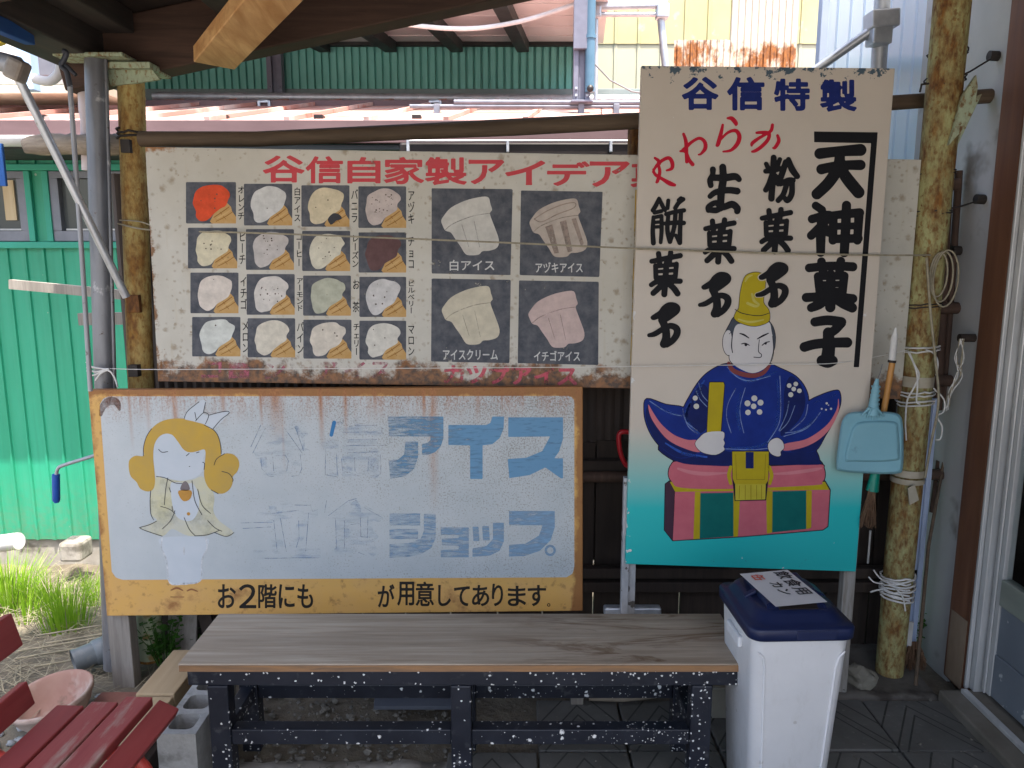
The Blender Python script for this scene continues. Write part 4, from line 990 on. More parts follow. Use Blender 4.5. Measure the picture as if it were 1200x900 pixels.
paint(MBD, 'cup_shading', solid('cup_stripe', (.33, .26, .22), .6, .56, None, 25, w=.1), [[pg(tr([(172, 290), (198, 281), (222, 385), (205, 388)]))], [pg(tr([(225, 272), (248, 266), (272, 378), (254, 384)]))], [pg(tr([(268, 262), (284, 258), (312, 350), (303, 362)]))], [st(tr([(132, 262, 1.5), (180, 232, 2), (240, 208, 2), (280, 203, 1.5), (275, 222, 1.5), (215, 245, 2), (160, 272, 1.5), (132, 262, 1.5)]))]], YBf, 3, .45)
caps = [('白アイス', 140, 418, 312, 455), ('アヅキアイス', 455, 427, 632, 463), ('アイスクリーム', 118, 742, 322, 781), ('イチゴアイス', 450, 749, 622, 785)]
for s, a, b, c, d in caps:
    (x0, y0), (x1, y1) = zc_([(a, b), (c, d)]); paint(MBD, 'cup_lettering', mwhite, text_row(s, x0, y0-.5, x1, y1+1, .18), YBf, 2, .4)
pk = solid('menu_pink', (.55, .09, .13), .6, .55, (.5, .13, .15), 34, w=.08)
paint(MBD, 'worn_lettering', pk, [[gl(c, 520+i*26.5, 428+i*.7, 544+i*26.5, 449+i*.6, .9)] for i, c in enumerate('カップアイス')], YBf, 1, .6)
paint(MBD, 'worn_lettering', solid('menu_pink_faint', (.5, .15, .2), .6, .47, None, 34, w=.1), [[gl(c, x, 424, x+24, 444, .5)] for c, x in zip('コーンアイス', (236, 268, 310, 372, 404, 434))], YBf, 1, .6)
paint(MBD, 'yellow_stripe', solid('menu_yellow', (.5, .33, .05), .6, .6, None, 12, w=.12), [[pg([(744.5, 222), (747, 222), (741, 428), (738.5, 428)])]], YBf, 1, 1)

# ---- yellow framed shop sign
YYf = 2.488
YS2 = thing('shop_sign', 'rust streaked signboard with a yellow border, a painted girl and faded blue letters', 'signboard', tuple(P(125, 722, YYf)))
def rustfall(m, c, zt, strength=1.0):
    x, y, z = m.xyz()
    s = m.noise(8, 6, .7, (4.5, 1, .16), (1, 0, 0)); s2 = m.noise(34, 5, .7, (1, 1, .6), (5, 5, 5)); low = m.noise(2.1, 3, .5, (1, 1, .1), (9, 9, 9))
    top = m.mr(z, zt-.42, zt, 0, .26*strength)
    f = m.mr(m.ma('ADD', m.ma('ADD', m.mul(s, .62), m.mul(low, .38)), top), .66, .84)
    f = m.mul(f, m.mr(s2, .3, .6, .35, 1))
    return m.mix(m.mul(f, .8), c, m.mix(m.mr(s2, .4, .6), (.36, .15, .045), (.16, .06, .03)))
STREAKS = ((205, 9, .3, .9), (152, 5, .2, .6), (173, 6, .16, .5), (323, 22, .17, .75), (306, 5, .12, .8), (376, 7, .2, .9), (405, 6, .16, .9), (330, 4, .3, .5), (507, 12, .42, .75), (497, 6, .14, .9), (440, 6, .1, .6), (560, 8, .12, .5), (640, 8, .14, .4), (262, 8, .12, .6))
def streaks(m, c, zt):
    x, y, z = m.xyz(); n = m.noise(16, 7, .7, (2.2, 1, .3), (6, 6, 6)); n2 = m.noise(150, 4, .7, (1, 1, .7), (1, 4, 1)); tot = None
    for px, w, L, a in STREAKS:
        xi = P(px, 480, YYf).x-YS2.location.x; ww = w/900*2.6*.62
        f = m.mul(m.mul(m.mr(m.ma('ABSOLUTE', m.ma('SUBTRACT', x, xi)), ww*.1, ww, a, 0), m.mr(z, zt-L, zt-.02)), m.mr(n, .26, .5))
        tot = f if tot is None else m.ma('MAXIMUM', tot, f)
    topd = m.mul(m.mr(z, zt-.11, zt, 0, .75), m.mr(m.ma('ADD', m.mul(n2, .55), m.mul(n, .45)), .47, .58))
    return m.mix(m.ma('MINIMUM', m.mul(m.ma('MAXIMUM', tot, topd), 1.05), .92), c, m.mix(m.mr(n2, .4, .62), (.42, .18, .065), (.24, .085, .035)))
def yellow_mat():
    m = NT('sign_yellow', .55, 0, .35); n = m.noise(7, 7, .65); n2 = m.noise(30, 6, .65, off=(4, 4, 4)); x, y, z = m.xyz()
    c = m.mix(m.mr(n, .3, .7), (.62, .36, .09), (.58, .35, .13)); c = m.mix(m.mr(n2, .56, .7, 0, .75), c, (.26, .14, .05))
    c = m.mix(m.mul(m.freckle(60, .5, .3, (2, 2, 2), .8), .6), c, (.22, .12, .05))
    rim = m.ma('ADD', m.mr(z, .765, .79), m.mr(m.ma('ADD', x, .0), -.012, .03, 1, 0)); rim = m.ma('ADD', rim, m.mr(x, 1.60, 1.635))
    c = m.mix(m.mul(m.mr(m.ma('ADD', m.mul(rim, .3), n), .58, .72), .85), c, (.24, .095, .03))
    m.col(streaks(m, c, .815)).bump(n2, .12, .003); return m.m
panel('board', [(103, 457), (125, 722), (683, 716), (683, 453)], YYf, .028, yellow_mat(), YS2, .003)
def greyblue_mat():
    m = NT('sign_grey_blue', .42, 0, .4); n = m.noise(5, 7, .65); n2 = m.noise(190, 3, .6, off=(4, 4, 4)); x, y, z = m.xyz(); n3 = m.noise(9, 5, .6, off=(1, 6, 1))
    c = m.mix(m.mr(n, .3, .7), (.41, .455, .475), (.49, .525, .54))
    dens = m.ma('ADD', m.mul(m.mr(x, .2, 1.4), .08), m.mul(m.mr(z, .35, .76), .05))
    sp = m.mr(m.ma('ADD', m.ma('ADD', m.mul(n2, .8), m.mul(n3, .2)), dens), .62, .68, 0, .62)
    c = m.mix(sp, c, (.2, .18, .15))
    m.col(streaks(m, c, .785)).bump(n2, .08, .002); m.rough(m.mr(sp, 0, 1, .38, .8)); return m.m
def rr(x0, y0, x1, y1, r, sk=0):
    out = []
    for cx_, cy_, a0 in ((x1-r, y0+r, -90), (x1-r, y1-r, 0), (x0+sk+r, y1-r, 90), (x0+r, y0+r, 180)):
        for k in range(7): a = R(a0+15*k); out.append((cx_+r*math.cos(a), cy_+r*math.sin(a)))
    return out
paint(YS2, 'inner_panel', greyblue_mat(), [[pg([(117, 474), (121, 467), (127, 464.5), (666, 464), (671, 466), (673, 470), (673, 664), (671, 672), (664, 676.5), (144, 679.5), (136, 677), (131, 670)])]], YYf, 1, 2.2)
zk = Z(400, 450, 3.3333)
gradx = lambda m: m.mr(m.xyz()[0], .88, 1.32, -.42, .6)
mb1 = brushed('sign_blue', (.13, .28, .44), .98, (2, 1, 12), 9, .2, grad=gradx)
mb2 = brushed('sign_blue_pale', (.2, .35, .52), .86, (2, 1, 12), 9, .24, grad=lambda m: m.mr(m.xyz()[0], .9, 1.5, -.12, .3))
A1 = [[pg(zk([(182, 127), (399, 127), (399, 212), (388, 245), (365, 267), (340, 276), (315, 278), (315, 235), (335, 230), (348, 220), (348, 205), (186, 205)])), pg(zk([(250, 225), (300, 225), (300, 285), (285, 330), (250, 360), (190, 371), (185, 298), (222, 295), (245, 275)]))],
      [pg(zk([(418, 160), (565, 160), (582, 152), (590, 127), (636, 127), (634, 175), (618, 212), (590, 235), (552, 240), (552, 371), (503, 371), (503, 240), (418, 238)]))],
      [pg(zk([(652, 130), (866, 130), (866, 215), (850, 265), (832, 290), (866, 290), (866, 369), (858, 369), (797, 326), (735, 356), (656, 368), (650, 293), (722, 288), (785, 262), (815, 205), (652, 207)]))]]
paint(YS2, 'blue_lettering', mb1, A1, YYf, 2, .8)
A2 = [[pg(zk([(188, 505), (308, 505), (308, 553), (188, 553)])), pg(zk([(188, 566), (300, 566), (300, 606), (188, 606)])), pg(zk([(322, 507), (369, 507), (369, 600), (352, 640), (310, 666), (250, 677), (188, 679), (188, 625), (262, 622), (310, 604), (322, 575)]))],
      [pg(zk([(388, 560), (498, 560), (498, 677), (388, 677), (388, 648), (458, 646), (458, 632), (392, 630), (392, 604), (458, 602), (458, 590), (388, 590)]))],
      [pg(zk([(512, 557), (536, 557), (540, 614), (516, 614)])), pg(zk([(550, 555), (577, 555), (580, 612), (553, 612)])), pg(zk([(592, 542), (635, 542), (635, 615), (618, 652), (580, 670), (512, 675), (512, 642), (568, 632), (592, 605)]))],
      [pg(zk([(655, 496), (834, 496), (834, 560), (818, 610), (775, 652), (715, 672), (655, 674), (655, 628), (718, 624), (772, 592), (786, 552), (655, 552)]))],
      [dot(*zk([(816, 650)])[0], 6.6)]]
paint(YS2, 'blue_lettering', mb2, A2, YYf, 2, .8, cut=[dot(*zk([(816, 650)])[0], 3.8)])
zg_ = Z(280, 470, 4.285)
gho = brushed('sign_blue_faint', (.32, .45, .62), .43, (1.5, 1, 7), 8, .3, grad=lambda m: m.mul(m.mr(m.xyz()[0], .2, .9), .12))
paint(YS2, 'blue_lettering', gho, [[gl('谷', 297, 490, 364, 560, 3.2)], [gl('信', 376, 488, 449, 561, 3.0)], [gl('立', 297, 583, 376, 655, 3.4)], [gl('食', 382, 580, 450, 652, 3.0)]], YYf, 2, .7)
ghost = brushed('sign_blue_ghost', (.16, .34, .58), .62, (5, 1, 5), 6, .25)
pen = brushed('sign_pencil', (.2, .29, .42), .92, (1, 1, 1), 30, .2)
gs = [[(282, 128), (325, 250)], [(225, 130), (318, 262)], [(130, 140), (70, 260)], [(110, 120), (60, 230)], [(110, 290), (115, 340), (150, 378), (175, 378)], [(170, 280), (175, 350)], [(235, 275), (248, 300), (240, 350)], [(308, 270), (316, 340), (300, 372), (265, 378)], [(180, 275), (235, 272)],
      [(435, 240), (433, 370), (490, 380)], [(490, 260), (494, 370)], [(515, 290), (520, 350), (560, 360)], [(580, 285), (583, 352)], [(650, 285), (648, 352)], [(710, 270), (713, 365), (690, 380)], [(555, 125), (690, 123)], [(520, 157), (695, 155)], [(545, 195), (690, 193)], [(540, 224), (740, 222)], [(545, 260), (705, 255)],
      [(280, 522), (360, 524), (370, 555), (395, 545)], [(165, 565), (300, 548)], [(175, 600), (192, 755)], [(208, 590), (238, 755)], [(300, 600), (302, 690), (288, 735)], [(350, 562), (335, 755)], [(130, 790), (390, 785)], [(10, 612), (170, 608)], [(20, 640), (160, 632)],
      [(450, 575), (550, 500), (590, 490)], [(630, 535), (720, 585)], [(485, 590), (490, 740)], [(530, 600), (530, 740)], [(610, 580), (612, 680), (645, 685), (648, 580)], [(560, 620), (605, 615)], [(440, 500), (430, 560)], [(600, 760), (640, 775)]]
paint(YS2, 'pencil_outline', pen, [[st(zg_([(*p, 1.7) for p in l]), smooth=False)] for l in gs], YYf, 2, .35)
gb = [pg(zg_([(150, 528), (228, 526), (228, 565), (150, 565)])), pg(zg_([(105, 285), (140, 280), (140, 335), (110, 330)])), pg(zg_([(520, 290), (575, 290), (570, 355), (525, 350)])), pg(zg_([(655, 290), (700, 285), (700, 370), (655, 355)])), pg(zg_([(556, 515), (590, 495), (615, 530), (612, 565), (575, 540)])), pg(zg_([(530, 625), (555, 625), (555, 690), (530, 690)])), st(zg_([(290, 135, 9), (322, 185, 8), (322, 245, 6)])), st(zg_([(455, 240, 12), (460, 270, 6)]))]
paint(YS2, 'blue_lettering', ghost, [[g] for g in gb], YYf, 2, .6)
paint(YS2, 'blue_lettering', solid('sign_blue_full', (.05, .2, .42)), [[st(zg_([(478, 108, 10), (464, 170, 9)]))]], YYf, 3, .5)
yblk = solid('sign_black', (.022, .02, .018), .5, .72, None, 40, w=.04)
zb_1 = Z(100, 450, 3.3333)
paint(YS2, 'black_lettering', yblk, [[gl(c, *zb_1([(a, 782)])[0], *zb_1([(b, 876)])[0], .5)] for c, a, b in (('お', 517, 588), ('２', 600, 668), ('階', 675, 748), ('に', 755, 818), ('も', 828, 890))], YYf, 2, .5)
paint(YS2, 'black_lettering', yblk, [[gl(c, *zk([(a, t)])[0], *zk([(b, d)])[0], .5)] for c, a, b, t, d in (('が', 142, 208, 782, 872), ('用', 218, 285, 772, 866), ('意', 290, 362, 772, 868), ('し', 378, 428, 785, 868), ('て', 440, 502, 790, 868), ('あ', 510, 578, 785, 868), ('り', 588, 632, 780, 868), ('ま', 650, 722, 788, 868), ('す', 728, 800, 785, 868))]+[[dot(*zk([(810, 863)])[0], 2.0)]], YYf, 2, .5, cut=[dot(*zk([(810, 863)])[0], 1.0)])
paint(YS2, 'rust_corner', brushed('rust_corner', (.13, .05, .03), 1.0, (1, 1, 1), 40, .3), [[st([(118, 486, 2), (121, 476, 4), (129, 470, 5), (137, 472, 4), (140, 480, 1.5)])]], YYf, 2, .6)
# painted girl
zh = Z(150, 460, 6.0)
ye_ = solid('girl_hair', (.52, .33, .06), .55, .7, (.45, .3, .08), 12, w=.03); wl = solid('girl_pale', (.52, .56, .6), .5, .74, (.48, .53, .57), 9, w=.05)
dl = brushed('girl_line', (.045, .045, .05), 1.5, (1, 1, 1), 30, .2); ds = solid('girl_dress', (.56, .53, .34), .55, .7, (.5, .5, .43), 8, w=.2)
hair = [(395, 183), (450, 198), (540, 225), (600, 262), (635, 310), (652, 380), (655, 440), (690, 428), (740, 435), (775, 470), (782, 515), (765, 560), (738, 590), (735, 640), (710, 685), (660, 712), (600, 695), (560, 660), (535, 590), (540, 500), (545, 420), (530, 400), (480, 415), (430, 420), (390, 400), (350, 345), (310, 298), (260, 290), (215, 315), (185, 370), (178, 450), (185, 540), (190, 610), (185, 660), (165, 690), (130, 695), (85, 675), (60, 630), (20, 590), (5, 530), (10, 475), (50, 445), (110, 445), (108, 390), (125, 320), (160, 260), (220, 210), (300, 185)]
paint(YS2, 'girl_dress', ds, [[bl(zh([(190, 600), (280, 590), (440, 615), (520, 590), (580, 660), (608, 740), (600, 830), (640, 900), (740, 980), (690, 1015), (610, 980), (560, 1005), (470, 1010), (400, 1000), (310, 960), (240, 1010), (120, 970), (80, 950), (200, 900), (165, 860), (155, 760), (165, 660)]), 0, 4)]], YYf, 2, .8)
paint(YS2, 'girl_legs', wl, [[bl(zb_1([(300, 600), (470, 600), (475, 640), (455, 690), (450, 770), (330, 778), (318, 690), (298, 640)]), 0, 4)]], YYf, 3, .8)
paint(YS2, 'girl_blouse', wl, [[bl(zh([(300, 640), (345, 632), (420, 640), (455, 640), (490, 700), (500, 800), (470, 880), (420, 905), (350, 880), (320, 820), (305, 740)]), 0, 4)]], YYf, 3, .8)
paint(YS2, 'girl_line', brushed('girl_white_line', (.62, .64, .66), 1.3, (1, 1, 1), 30, .2), [[st(zb_1([(*p, 3) for p in l]))] for l in ([(300, 602), (298, 640), (318, 690), (330, 776), (385, 780)], [(470, 602), (475, 640), (455, 690), (448, 768), (385, 780)], [(385, 640), (386, 664)])], YYf, 4, .5)
paint(YS2, 'girl_face', wl, [[bl(zh([(200, 320), (300, 280), (400, 400), (545, 400), (530, 460), (535, 520), (500, 580), (400, 620), (300, 610), (205, 580), (178, 450)]), 0, 4)]], YYf, 3, .8)
paint(YS2, 'girl_hair', ye_, [[bl(zh(hair), 0, 4)]], YYf, 4, .7)
paint(YS2, 'girl_ribbon', wl, [[bl(zh([(395, 183), (420, 130), (500, 65), (535, 50), (548, 80), (530, 140), (565, 160), (700, 132), (708, 150), (600, 255), (540, 225), (450, 200)]), 0, 3)]], YYf, 5, .7)
gl_lines = [[(280, 600), (265, 680), (255, 790)], [(330, 830), (300, 900), (240, 960)], [(450, 620), (470, 760), (520, 860)], [(230, 800), (290, 820), (330, 850)], [(395, 880), (430, 960), (470, 1005)], [(560, 900), (610, 950), (660, 975)], [(200, 905), (150, 930), (85, 948)], [(395, 183), (420, 130), (500, 65)], [(545, 70), (530, 140)], [(470, 140), (480, 190)], [(475, 200), (530, 143), (567, 160), (545, 220)], [(567, 160), (640, 140), (700, 132), (708, 148), (655, 190), (598, 255)], [(535, 228), (600, 262), (635, 310), (652, 380), (655, 430)], [(108, 445), (110, 380), (130, 310), (165, 255)], [(605, 510), (625, 465), (680, 430)], [(660, 555), (710, 570), (738, 610), (735, 625)], [(585, 685), (635, 712)], [(280, 415), (240, 420), (215, 400)], [(410, 445), (430, 428)], [(480, 425), (500, 418)], [(525, 490), (538, 500), (535, 540)], [(200, 590), (260, 600), (330, 635), (380, 640)], [(290, 670), (300, 700)], [(180, 895), (160, 850), (155, 760), (160, 690)], [(310, 800), (312, 830)], [(490, 680), (520, 790), (580, 850)], [(80, 950), (120, 970), (240, 1010)], [(470, 1008), (560, 1000), (640, 970)], [(610, 985), (690, 1012), (745, 985)], [(430, 520), (436, 520)]]
paint(YS2, 'girl_line', dl, [[st(zh([(*p, 2.6) for p in l]))] for l in gl_lines], YYf, 6, .35)
paint(YS2, 'girl_line', solid('girl_shoe_line', (.3, .13, .06), .6, .6), [[st(zb_1([(335, 805, 2.5), (358, 797, 4), (380, 806, 2.5)]))], [st(zb_1([(398, 808, 2.5), (415, 802, 3.5), (438, 810, 2)]))], [st(zb_1([(333, 832, 1.6), (385, 832, 1.6)]))]], YYf, 6, .4)
paint_each(YS2, 'girl_cone', solid('girl_cone_paint', (.5, .26, .06)), [[bl(zh([(355, 690), (445, 690), (438, 745), (400, 765), (370, 745)]), 0, 3)], [dot(*zh([(425, 853)])[0], 2)]], YYf, 7, .5)
paint(YS2, 'girl_scoop', solid('girl_scoop_paint', (.2, .17, .17)), [[bl(zh([(370, 685), (378, 645), (402, 622), (425, 645), (432, 685)]), 0, 3)]], YYf, 7, .5)

# ---- tall sign
YTf = 2.438
TS = thing('tall_sign', 'tall cream and turquoise signboard with a painted seated figure in a blue robe', 'signboard', tuple(P(733, 660, YTf)))
zA = P(870, 500, YTf).z-TS.location.z; zB_ = P(870, 592, YTf).z-TS.location.z; HT = P(870, 79, YTf).z-TS.location.z
def tall_mat():
    m = NT('tall_sign_paint', .5, 0, .35); x, y, z = m.xyz(); n = m.noise(4, 6, .6); n2 = m.noise(26, 7, .7, off=(2, 2, 2)); n3 = m.noise(11, 4, .6, off=(5, 1, 8)); n4 = m.noise(6, 3, .5, off=(8, 8, 1))
    cream = m.mix(m.mr(n, .3, .7), (.5, .44, .37), (.54, .48, .41))
    teal = m.mix(m.mr(z, 0, .28), (.01, .4, .4), (.015, .46, .46))
    c = m.mix(m.mr(z, zB_-.01, zA), teal, cream)
    up = m.ma('ADD', m.mr(z, HT-.075, HT, 0, .2), m.mul(m.mr(m.mr(z, HT-.3, HT-.04), 0, 1), .028)); up = m.ma('ADD', up, m.mr(z, 0.0, .05, .1, 0)); up = m.ma('ADD', up, m.mr(x, 0, .05, .03, 0))
    c = m.mix(m.mr(m.ma('ADD', n2, up), .735, .75), c, (.055, .09, .12))
    c = m.mix(m.mul(m.mr(m.ma('ADD', n3, m.mr(z, .35, .55, .03, 0)), .7, .715), m.mr(z, .2, .9, 1, 0)), c, (.55, .53, .5))
    c = m.mix(m.mr(m.ma('ADD', m.noise(20, 4, .6, off=(1, 2, 3)), m.mr(x, 0, .022, .16, 0)), .7, .71), c, (.6, .6, .58))
    m.col(c).bump(n2, .05, .002); return m.m
panel('board', [(752, 77), (733, 661), (1003, 670), (1049, 80)], YTf, .022, tall_mat(), TS, .002)
navy = solid('tall_navy', (.008, .017, .12), .5, .7, (.012, .024, .15), 35, w=.03)
paint(TS, 'blue_lettering', navy, [[gl(c, *b, 1.5)] for c, b in zip('谷信特製', ((799, 90, 842, 129), (852, 90, 896, 129.5), (907, 92, 949, 130), (961, 93, 1004, 131)))], YTf, 1, .6)
z4 = Z(750, 130, 5.62); tred = solid('tall_red', (.5, .008, .03), .45)
ya_ = [[(85, 402, 4), (108, 362, 8), (148, 325, 9), (190, 310, 10), (212, 340, 11), (210, 378, 9), (175, 392, 4)], [(98, 310, 6), (122, 328, 9), (130, 348, 6)], [(118, 345, 7), (130, 400, 9), (116, 460, 9), (108, 470, 5)], [(88, 385, 5), (100, 418, 8), (150, 450, 9), (198, 478, 13), (228, 488, 8)]]
wa = [[(287, 152, 7), (302, 200, 10), (306, 270, 10), (308, 335, 9)], [(280, 256, 6), (305, 238, 9), (340, 205, 8), (390, 180, 8), (425, 202, 10), (430, 245, 11), (402, 282, 6), (385, 288, 3)], [(266, 265, 5), (300, 270, 8), (322, 320, 10), (346, 352, 11)]]
ra = [[(577, 48, 5), (605, 50, 12), (630, 78, 12), (632, 90, 7)], [(545, 92, 6), (535, 140, 10), (516, 212, 12), (508, 225, 7), (530, 190, 6), (580, 142, 7), (630, 130, 10), (654, 165, 12), (642, 215, 12), (600, 258, 8), (548, 268, 4)]]
ka = [[(768, 144, 6), (800, 142, 9), (848, 148, 10), (842, 190, 10), (800, 235, 10), (760, 262, 9), (738, 268, 5)], [(872, 92, 8), (864, 128, 9), (832, 152, 7), (785, 178, 8), (742, 210, 10), (735, 228, 5)], [(906, 162, 7), (914, 198, 10), (890, 240, 9), (876, 244, 4)]]
paint(TS, 'red_lettering', tred, [[st(z4(s), grow=.45) for s in ch] for ch in (ya_, wa, ra, ka)], YTf, 1, .5)
tblk = solid('tall_black', (.008, .008, .01), .5)
z8 = Z(930, 140, 3.0)
big = [
 [[(92, 120, 14), (160, 112, 13), (235, 107, 16)], [(98, 175, 13), (160, 162, 11), (235, 160, 13)], [(162, 115, 12), (158, 165, 15), (125, 220, 15), (82, 262, 14)], [(160, 165, 13), (190, 210, 16), (228, 256, 16)]],
 [[(78, 303, 9), (100, 318, 9)], [(65, 350, 10), (125, 335, 9), (100, 370, 10), (62, 408, 10)], [(98, 345, 9), (96, 400, 12), (95, 468, 10)], [(112, 382, 9), (122, 398, 9)], [(132, 338, 9), (185, 332, 10), (232, 328, 11)], [(140, 338, 10), (138, 425, 10)], [(230, 335, 11), (224, 425, 10)], [(138, 376, 7), (228, 374, 7)], [(138, 420, 10), (228, 418, 10)], [(186, 302, 11), (183, 380, 12), (178, 468, 11)]],
 [[(55, 522, 10), (130, 515, 10), (208, 518, 11)], [(98, 500, 10), (105, 545, 10)], [(166, 498, 10), (160, 545, 10)], [(86, 552, 10), (92, 605, 10)], [(178, 550, 10), (172, 605, 10)], [(86, 552, 8), (178, 550, 8)], [(90, 580, 6), (176, 578, 6)], [(92, 606, 8), (174, 604, 8)], [(131, 545, 11), (129, 660, 13)], [(45, 626, 11), (130, 622, 10), (208, 630, 11)], [(112, 632, 11), (90, 650, 12), (62, 662, 10)], [(150, 632, 11), (175, 648, 12), (206, 662, 12)]],
 [[(75, 712, 11), (120, 706, 12), (168, 712, 12)], [(168, 716, 11), (145, 740, 11), (122, 755, 10)], [(122, 750, 14), (124, 800, 17), (118, 848, 19)], [(100, 848, 14), (120, 852, 16), (138, 848, 12)], [(38, 800, 12), (75, 790, 12), (130, 785, 12), (188, 784, 13)]]]
paint(TS, 'black_lettering', tblk, [[st(z8(s), grow=1.8) for s in ch] for ch in big], YTf, 1, .55)
paint(TS, 'black_lettering', tblk, [[pg(z8([(72, 42), (296, 45), (292, 84), (72, 80)])), pg(z8([(274, 60), (295, 60), (230, 871), (211, 871)]))]], YTf, 1, .8)
z5 = Z(750, 220, 4.5)
ka_ = [[(62, 388, 8), (140, 372, 9), (212, 358, 9)], [(98, 348, 9), (104, 400, 9)], [(162, 342, 9), (154, 398, 9)], [(82, 412, 8), (84, 475, 8)], [(192, 402, 8), (186, 470, 8)], [(84, 415, 6), (190, 404, 7)], [(86, 443, 4.5), (188, 436, 5)], [(84, 474, 6), (188, 468, 6)], [(140, 398, 10), (134, 480, 11), (128, 562, 11)], [(60, 512, 8), (100, 494, 9), (212, 493, 9)], [(118, 508, 10), (98, 530, 11), (70, 556, 10)], [(150, 505, 10), (178, 530, 11), (198, 558, 11)]]
ko_ = [[(116, 698, 17), (134, 740, 17), (138, 790, 18), (126, 824, 18)], [(48, 778, 7), (80, 770, 11), (125, 742, 11), (160, 728, 12), (192, 742, 15), (194, 772, 15), (172, 806, 13), (142, 830, 10)]]
ko_top = [(58, 680), (80, 664), (100, 650), (118, 626), (150, 606), (188, 609), (210, 628), (207, 656), (175, 684), (140, 706), (108, 712), (104, 694), (100, 688), (78, 696), (62, 694)]
mochi = [[(125, 575, 5), (105, 622, 9), (84, 655, 8)], [(128, 580, 6), (148, 625, 8), (165, 655, 6)], [(186, 590, 7), (182, 640, 7)], [(285, 582, 8), (255, 605, 8), (232, 640, 8)], [(255, 588, 7), (270, 575, 7)], [(95, 670, 7), (140, 660, 7)], [(88, 700, 6), (84, 790, 9), (88, 870, 10)], [(90, 702, 6), (140, 692, 7)], [(142, 692, 7), (142, 790, 8), (136, 866, 6)], [(92, 735, 5), (140, 730, 5)], [(92, 765, 5), (140, 762, 5)], [(172, 680, 7), (230, 665, 8), (290, 655, 8)], [(168, 742, 8), (230, 736, 9), (288, 738, 9)], [(188, 675, 7), (180, 780, 9), (196, 862, 8)], [(234, 660, 8), (226, 760, 9), (198, 862, 8)], [(270, 665, 8), (264, 780, 9), (262, 868, 10)], [(236, 820, 6), (262, 870, 8)]]
sei = [[(480, 385, 12), (478, 420, 10), (462, 455, 12), (466, 490, 11)], [(480, 440, 13), (560, 440, 16), (625, 432, 16), (652, 450, 11)], [(545, 370, 15), (548, 450, 17), (535, 540, 17), (530, 640, 15)], [(462, 562, 10), (500, 535, 12), (580, 522, 14), (640, 528, 15)], [(450, 655, 9), (452, 630, 10), (500, 605, 11), (540, 635, 13), (605, 615, 16), (640, 640, 15), (640, 660, 13)], [(455, 650, 12), (500, 655, 12), (530, 640, 12)]]
z6 = Z(740, 70, 3.75)
kona = [[(625, 430, 9), (622, 510, 10), (615, 610, 10)], [(592, 458, 6), (604, 482, 7)], [(652, 438, 6), (640, 470, 7)], [(590, 490, 7), (625, 486, 8), (652, 478, 7)], [(618, 505, 8), (605, 545, 9), (590, 572, 8)], [(632, 510, 7), (646, 530, 8)], [(678, 450, 9), (662, 500, 10), (645, 545, 8)], [(690, 438, 7), (705, 480, 11), (728, 512, 9)], [(655, 545, 8), (690, 530, 9), (710, 530, 8)], [(706, 535, 8), (704, 590, 9), (685, 618, 9), (668, 600, 5)], [(682, 545, 8), (668, 590, 8), (645, 618, 8)]]
sh = lambda pts, dx, dy: [(p[0]+dx, p[1]+dy, p[2]) for p in pts]
small = [[st(z4(s), grow=1.15) for s in mochi], [st(z4(s), grow=1.4) for s in sei], [st(z6(s), grow=1.1) for s in kona]]
for dx, dy in ((0, 0), (284, -172), (582, -227)): small.append([st(z5(sh(s, dx, dy)), grow=1.15) for s in ka_])
for dx, dy in ((0, 0), (268, -160), (570, -212)): small.append([st(z5(sh(s, dx, dy)), grow=.8) for s in ko_]+[bl(z5([(p[0]+dx, p[1]+dy) for p in ko_top]), .4, 4)])
# figure: outline layer below colour layers
zf = Z(740, 430, 3.75); zhd = Z(740, 290, 3.75)
base = {
 'dais_top': bl([(165, 503), (850, 503), (872, 540), (190, 550)], 0, 1), 'dais_side': pg([(165, 505), (192, 548), (182, 762), (146, 716), (150, 515)]), 'dais_front': pg([(190, 548), (872, 540), (862, 700), (840, 715), (480, 745), (182, 762)]),
 'cushion': bl([(175, 430), (215, 415), (440, 430), (600, 436), (820, 428), (845, 445), (850, 480), (838, 505), (800, 520), (430, 536), (220, 531), (178, 505), (163, 470)], 0, 4),
 'skirt': bl([(120, 350), (160, 395), (230, 425), (330, 433), (440, 436), (610, 430), (822, 430), (826, 410), (812, 372), (780, 350), (500, 340), (250, 340)], 0, 3),
 'sleeve_l': bl([(68, 140), (56, 190), (66, 250), (98, 315), (150, 370), (215, 402), (300, 385), (400, 372), (360, 290), (290, 220), (228, 178), (150, 165)], 0, 4),
 'sleeve_r': bl([(770, 158), (830, 125), (890, 105), (914, 110), (918, 160), (892, 230), (852, 300), (808, 368), (740, 374), (660, 368), (640, 310), (700, 240)], 0, 4),
 'torso': bl([(420, -14), (350, 15), (300, 60), (255, 130), (228, 190), (240, 250), (300, 300), (400, 366), (520, 372), (600, 366), (650, 335), (720, 285), (762, 220), (778, 150), (762, 90), (720, 40), (650, 5), (585, -18), (500, 5)], 0, 4)}
def fz(s, tr=zf): return (s[0], tr(s[1]), s[2])
def grow(s, g): return (s[0], s[1], g)
hat = bl([(462, 280), (472, 265), (478, 200), (495, 135), (520, 114), (560, 110), (588, 130), (586, 190), (580, 240), (602, 272), (608, 300), (600, 328), (545, 346), (490, 336), (452, 312)], 0, 3)
face = bl([(458, 345), (490, 334), (560, 340), (604, 328), (616, 370), (624, 420), (622, 470), (612, 500), (580, 535), (530, 552), (475, 532), (440, 505), (430, 480), (440, 440), (445, 390)], 0, 4)
ear = bl([(420, 365), (405, 390), (402, 430), (412, 462), (430, 472), (442, 430), (436, 372)], 0, 4)
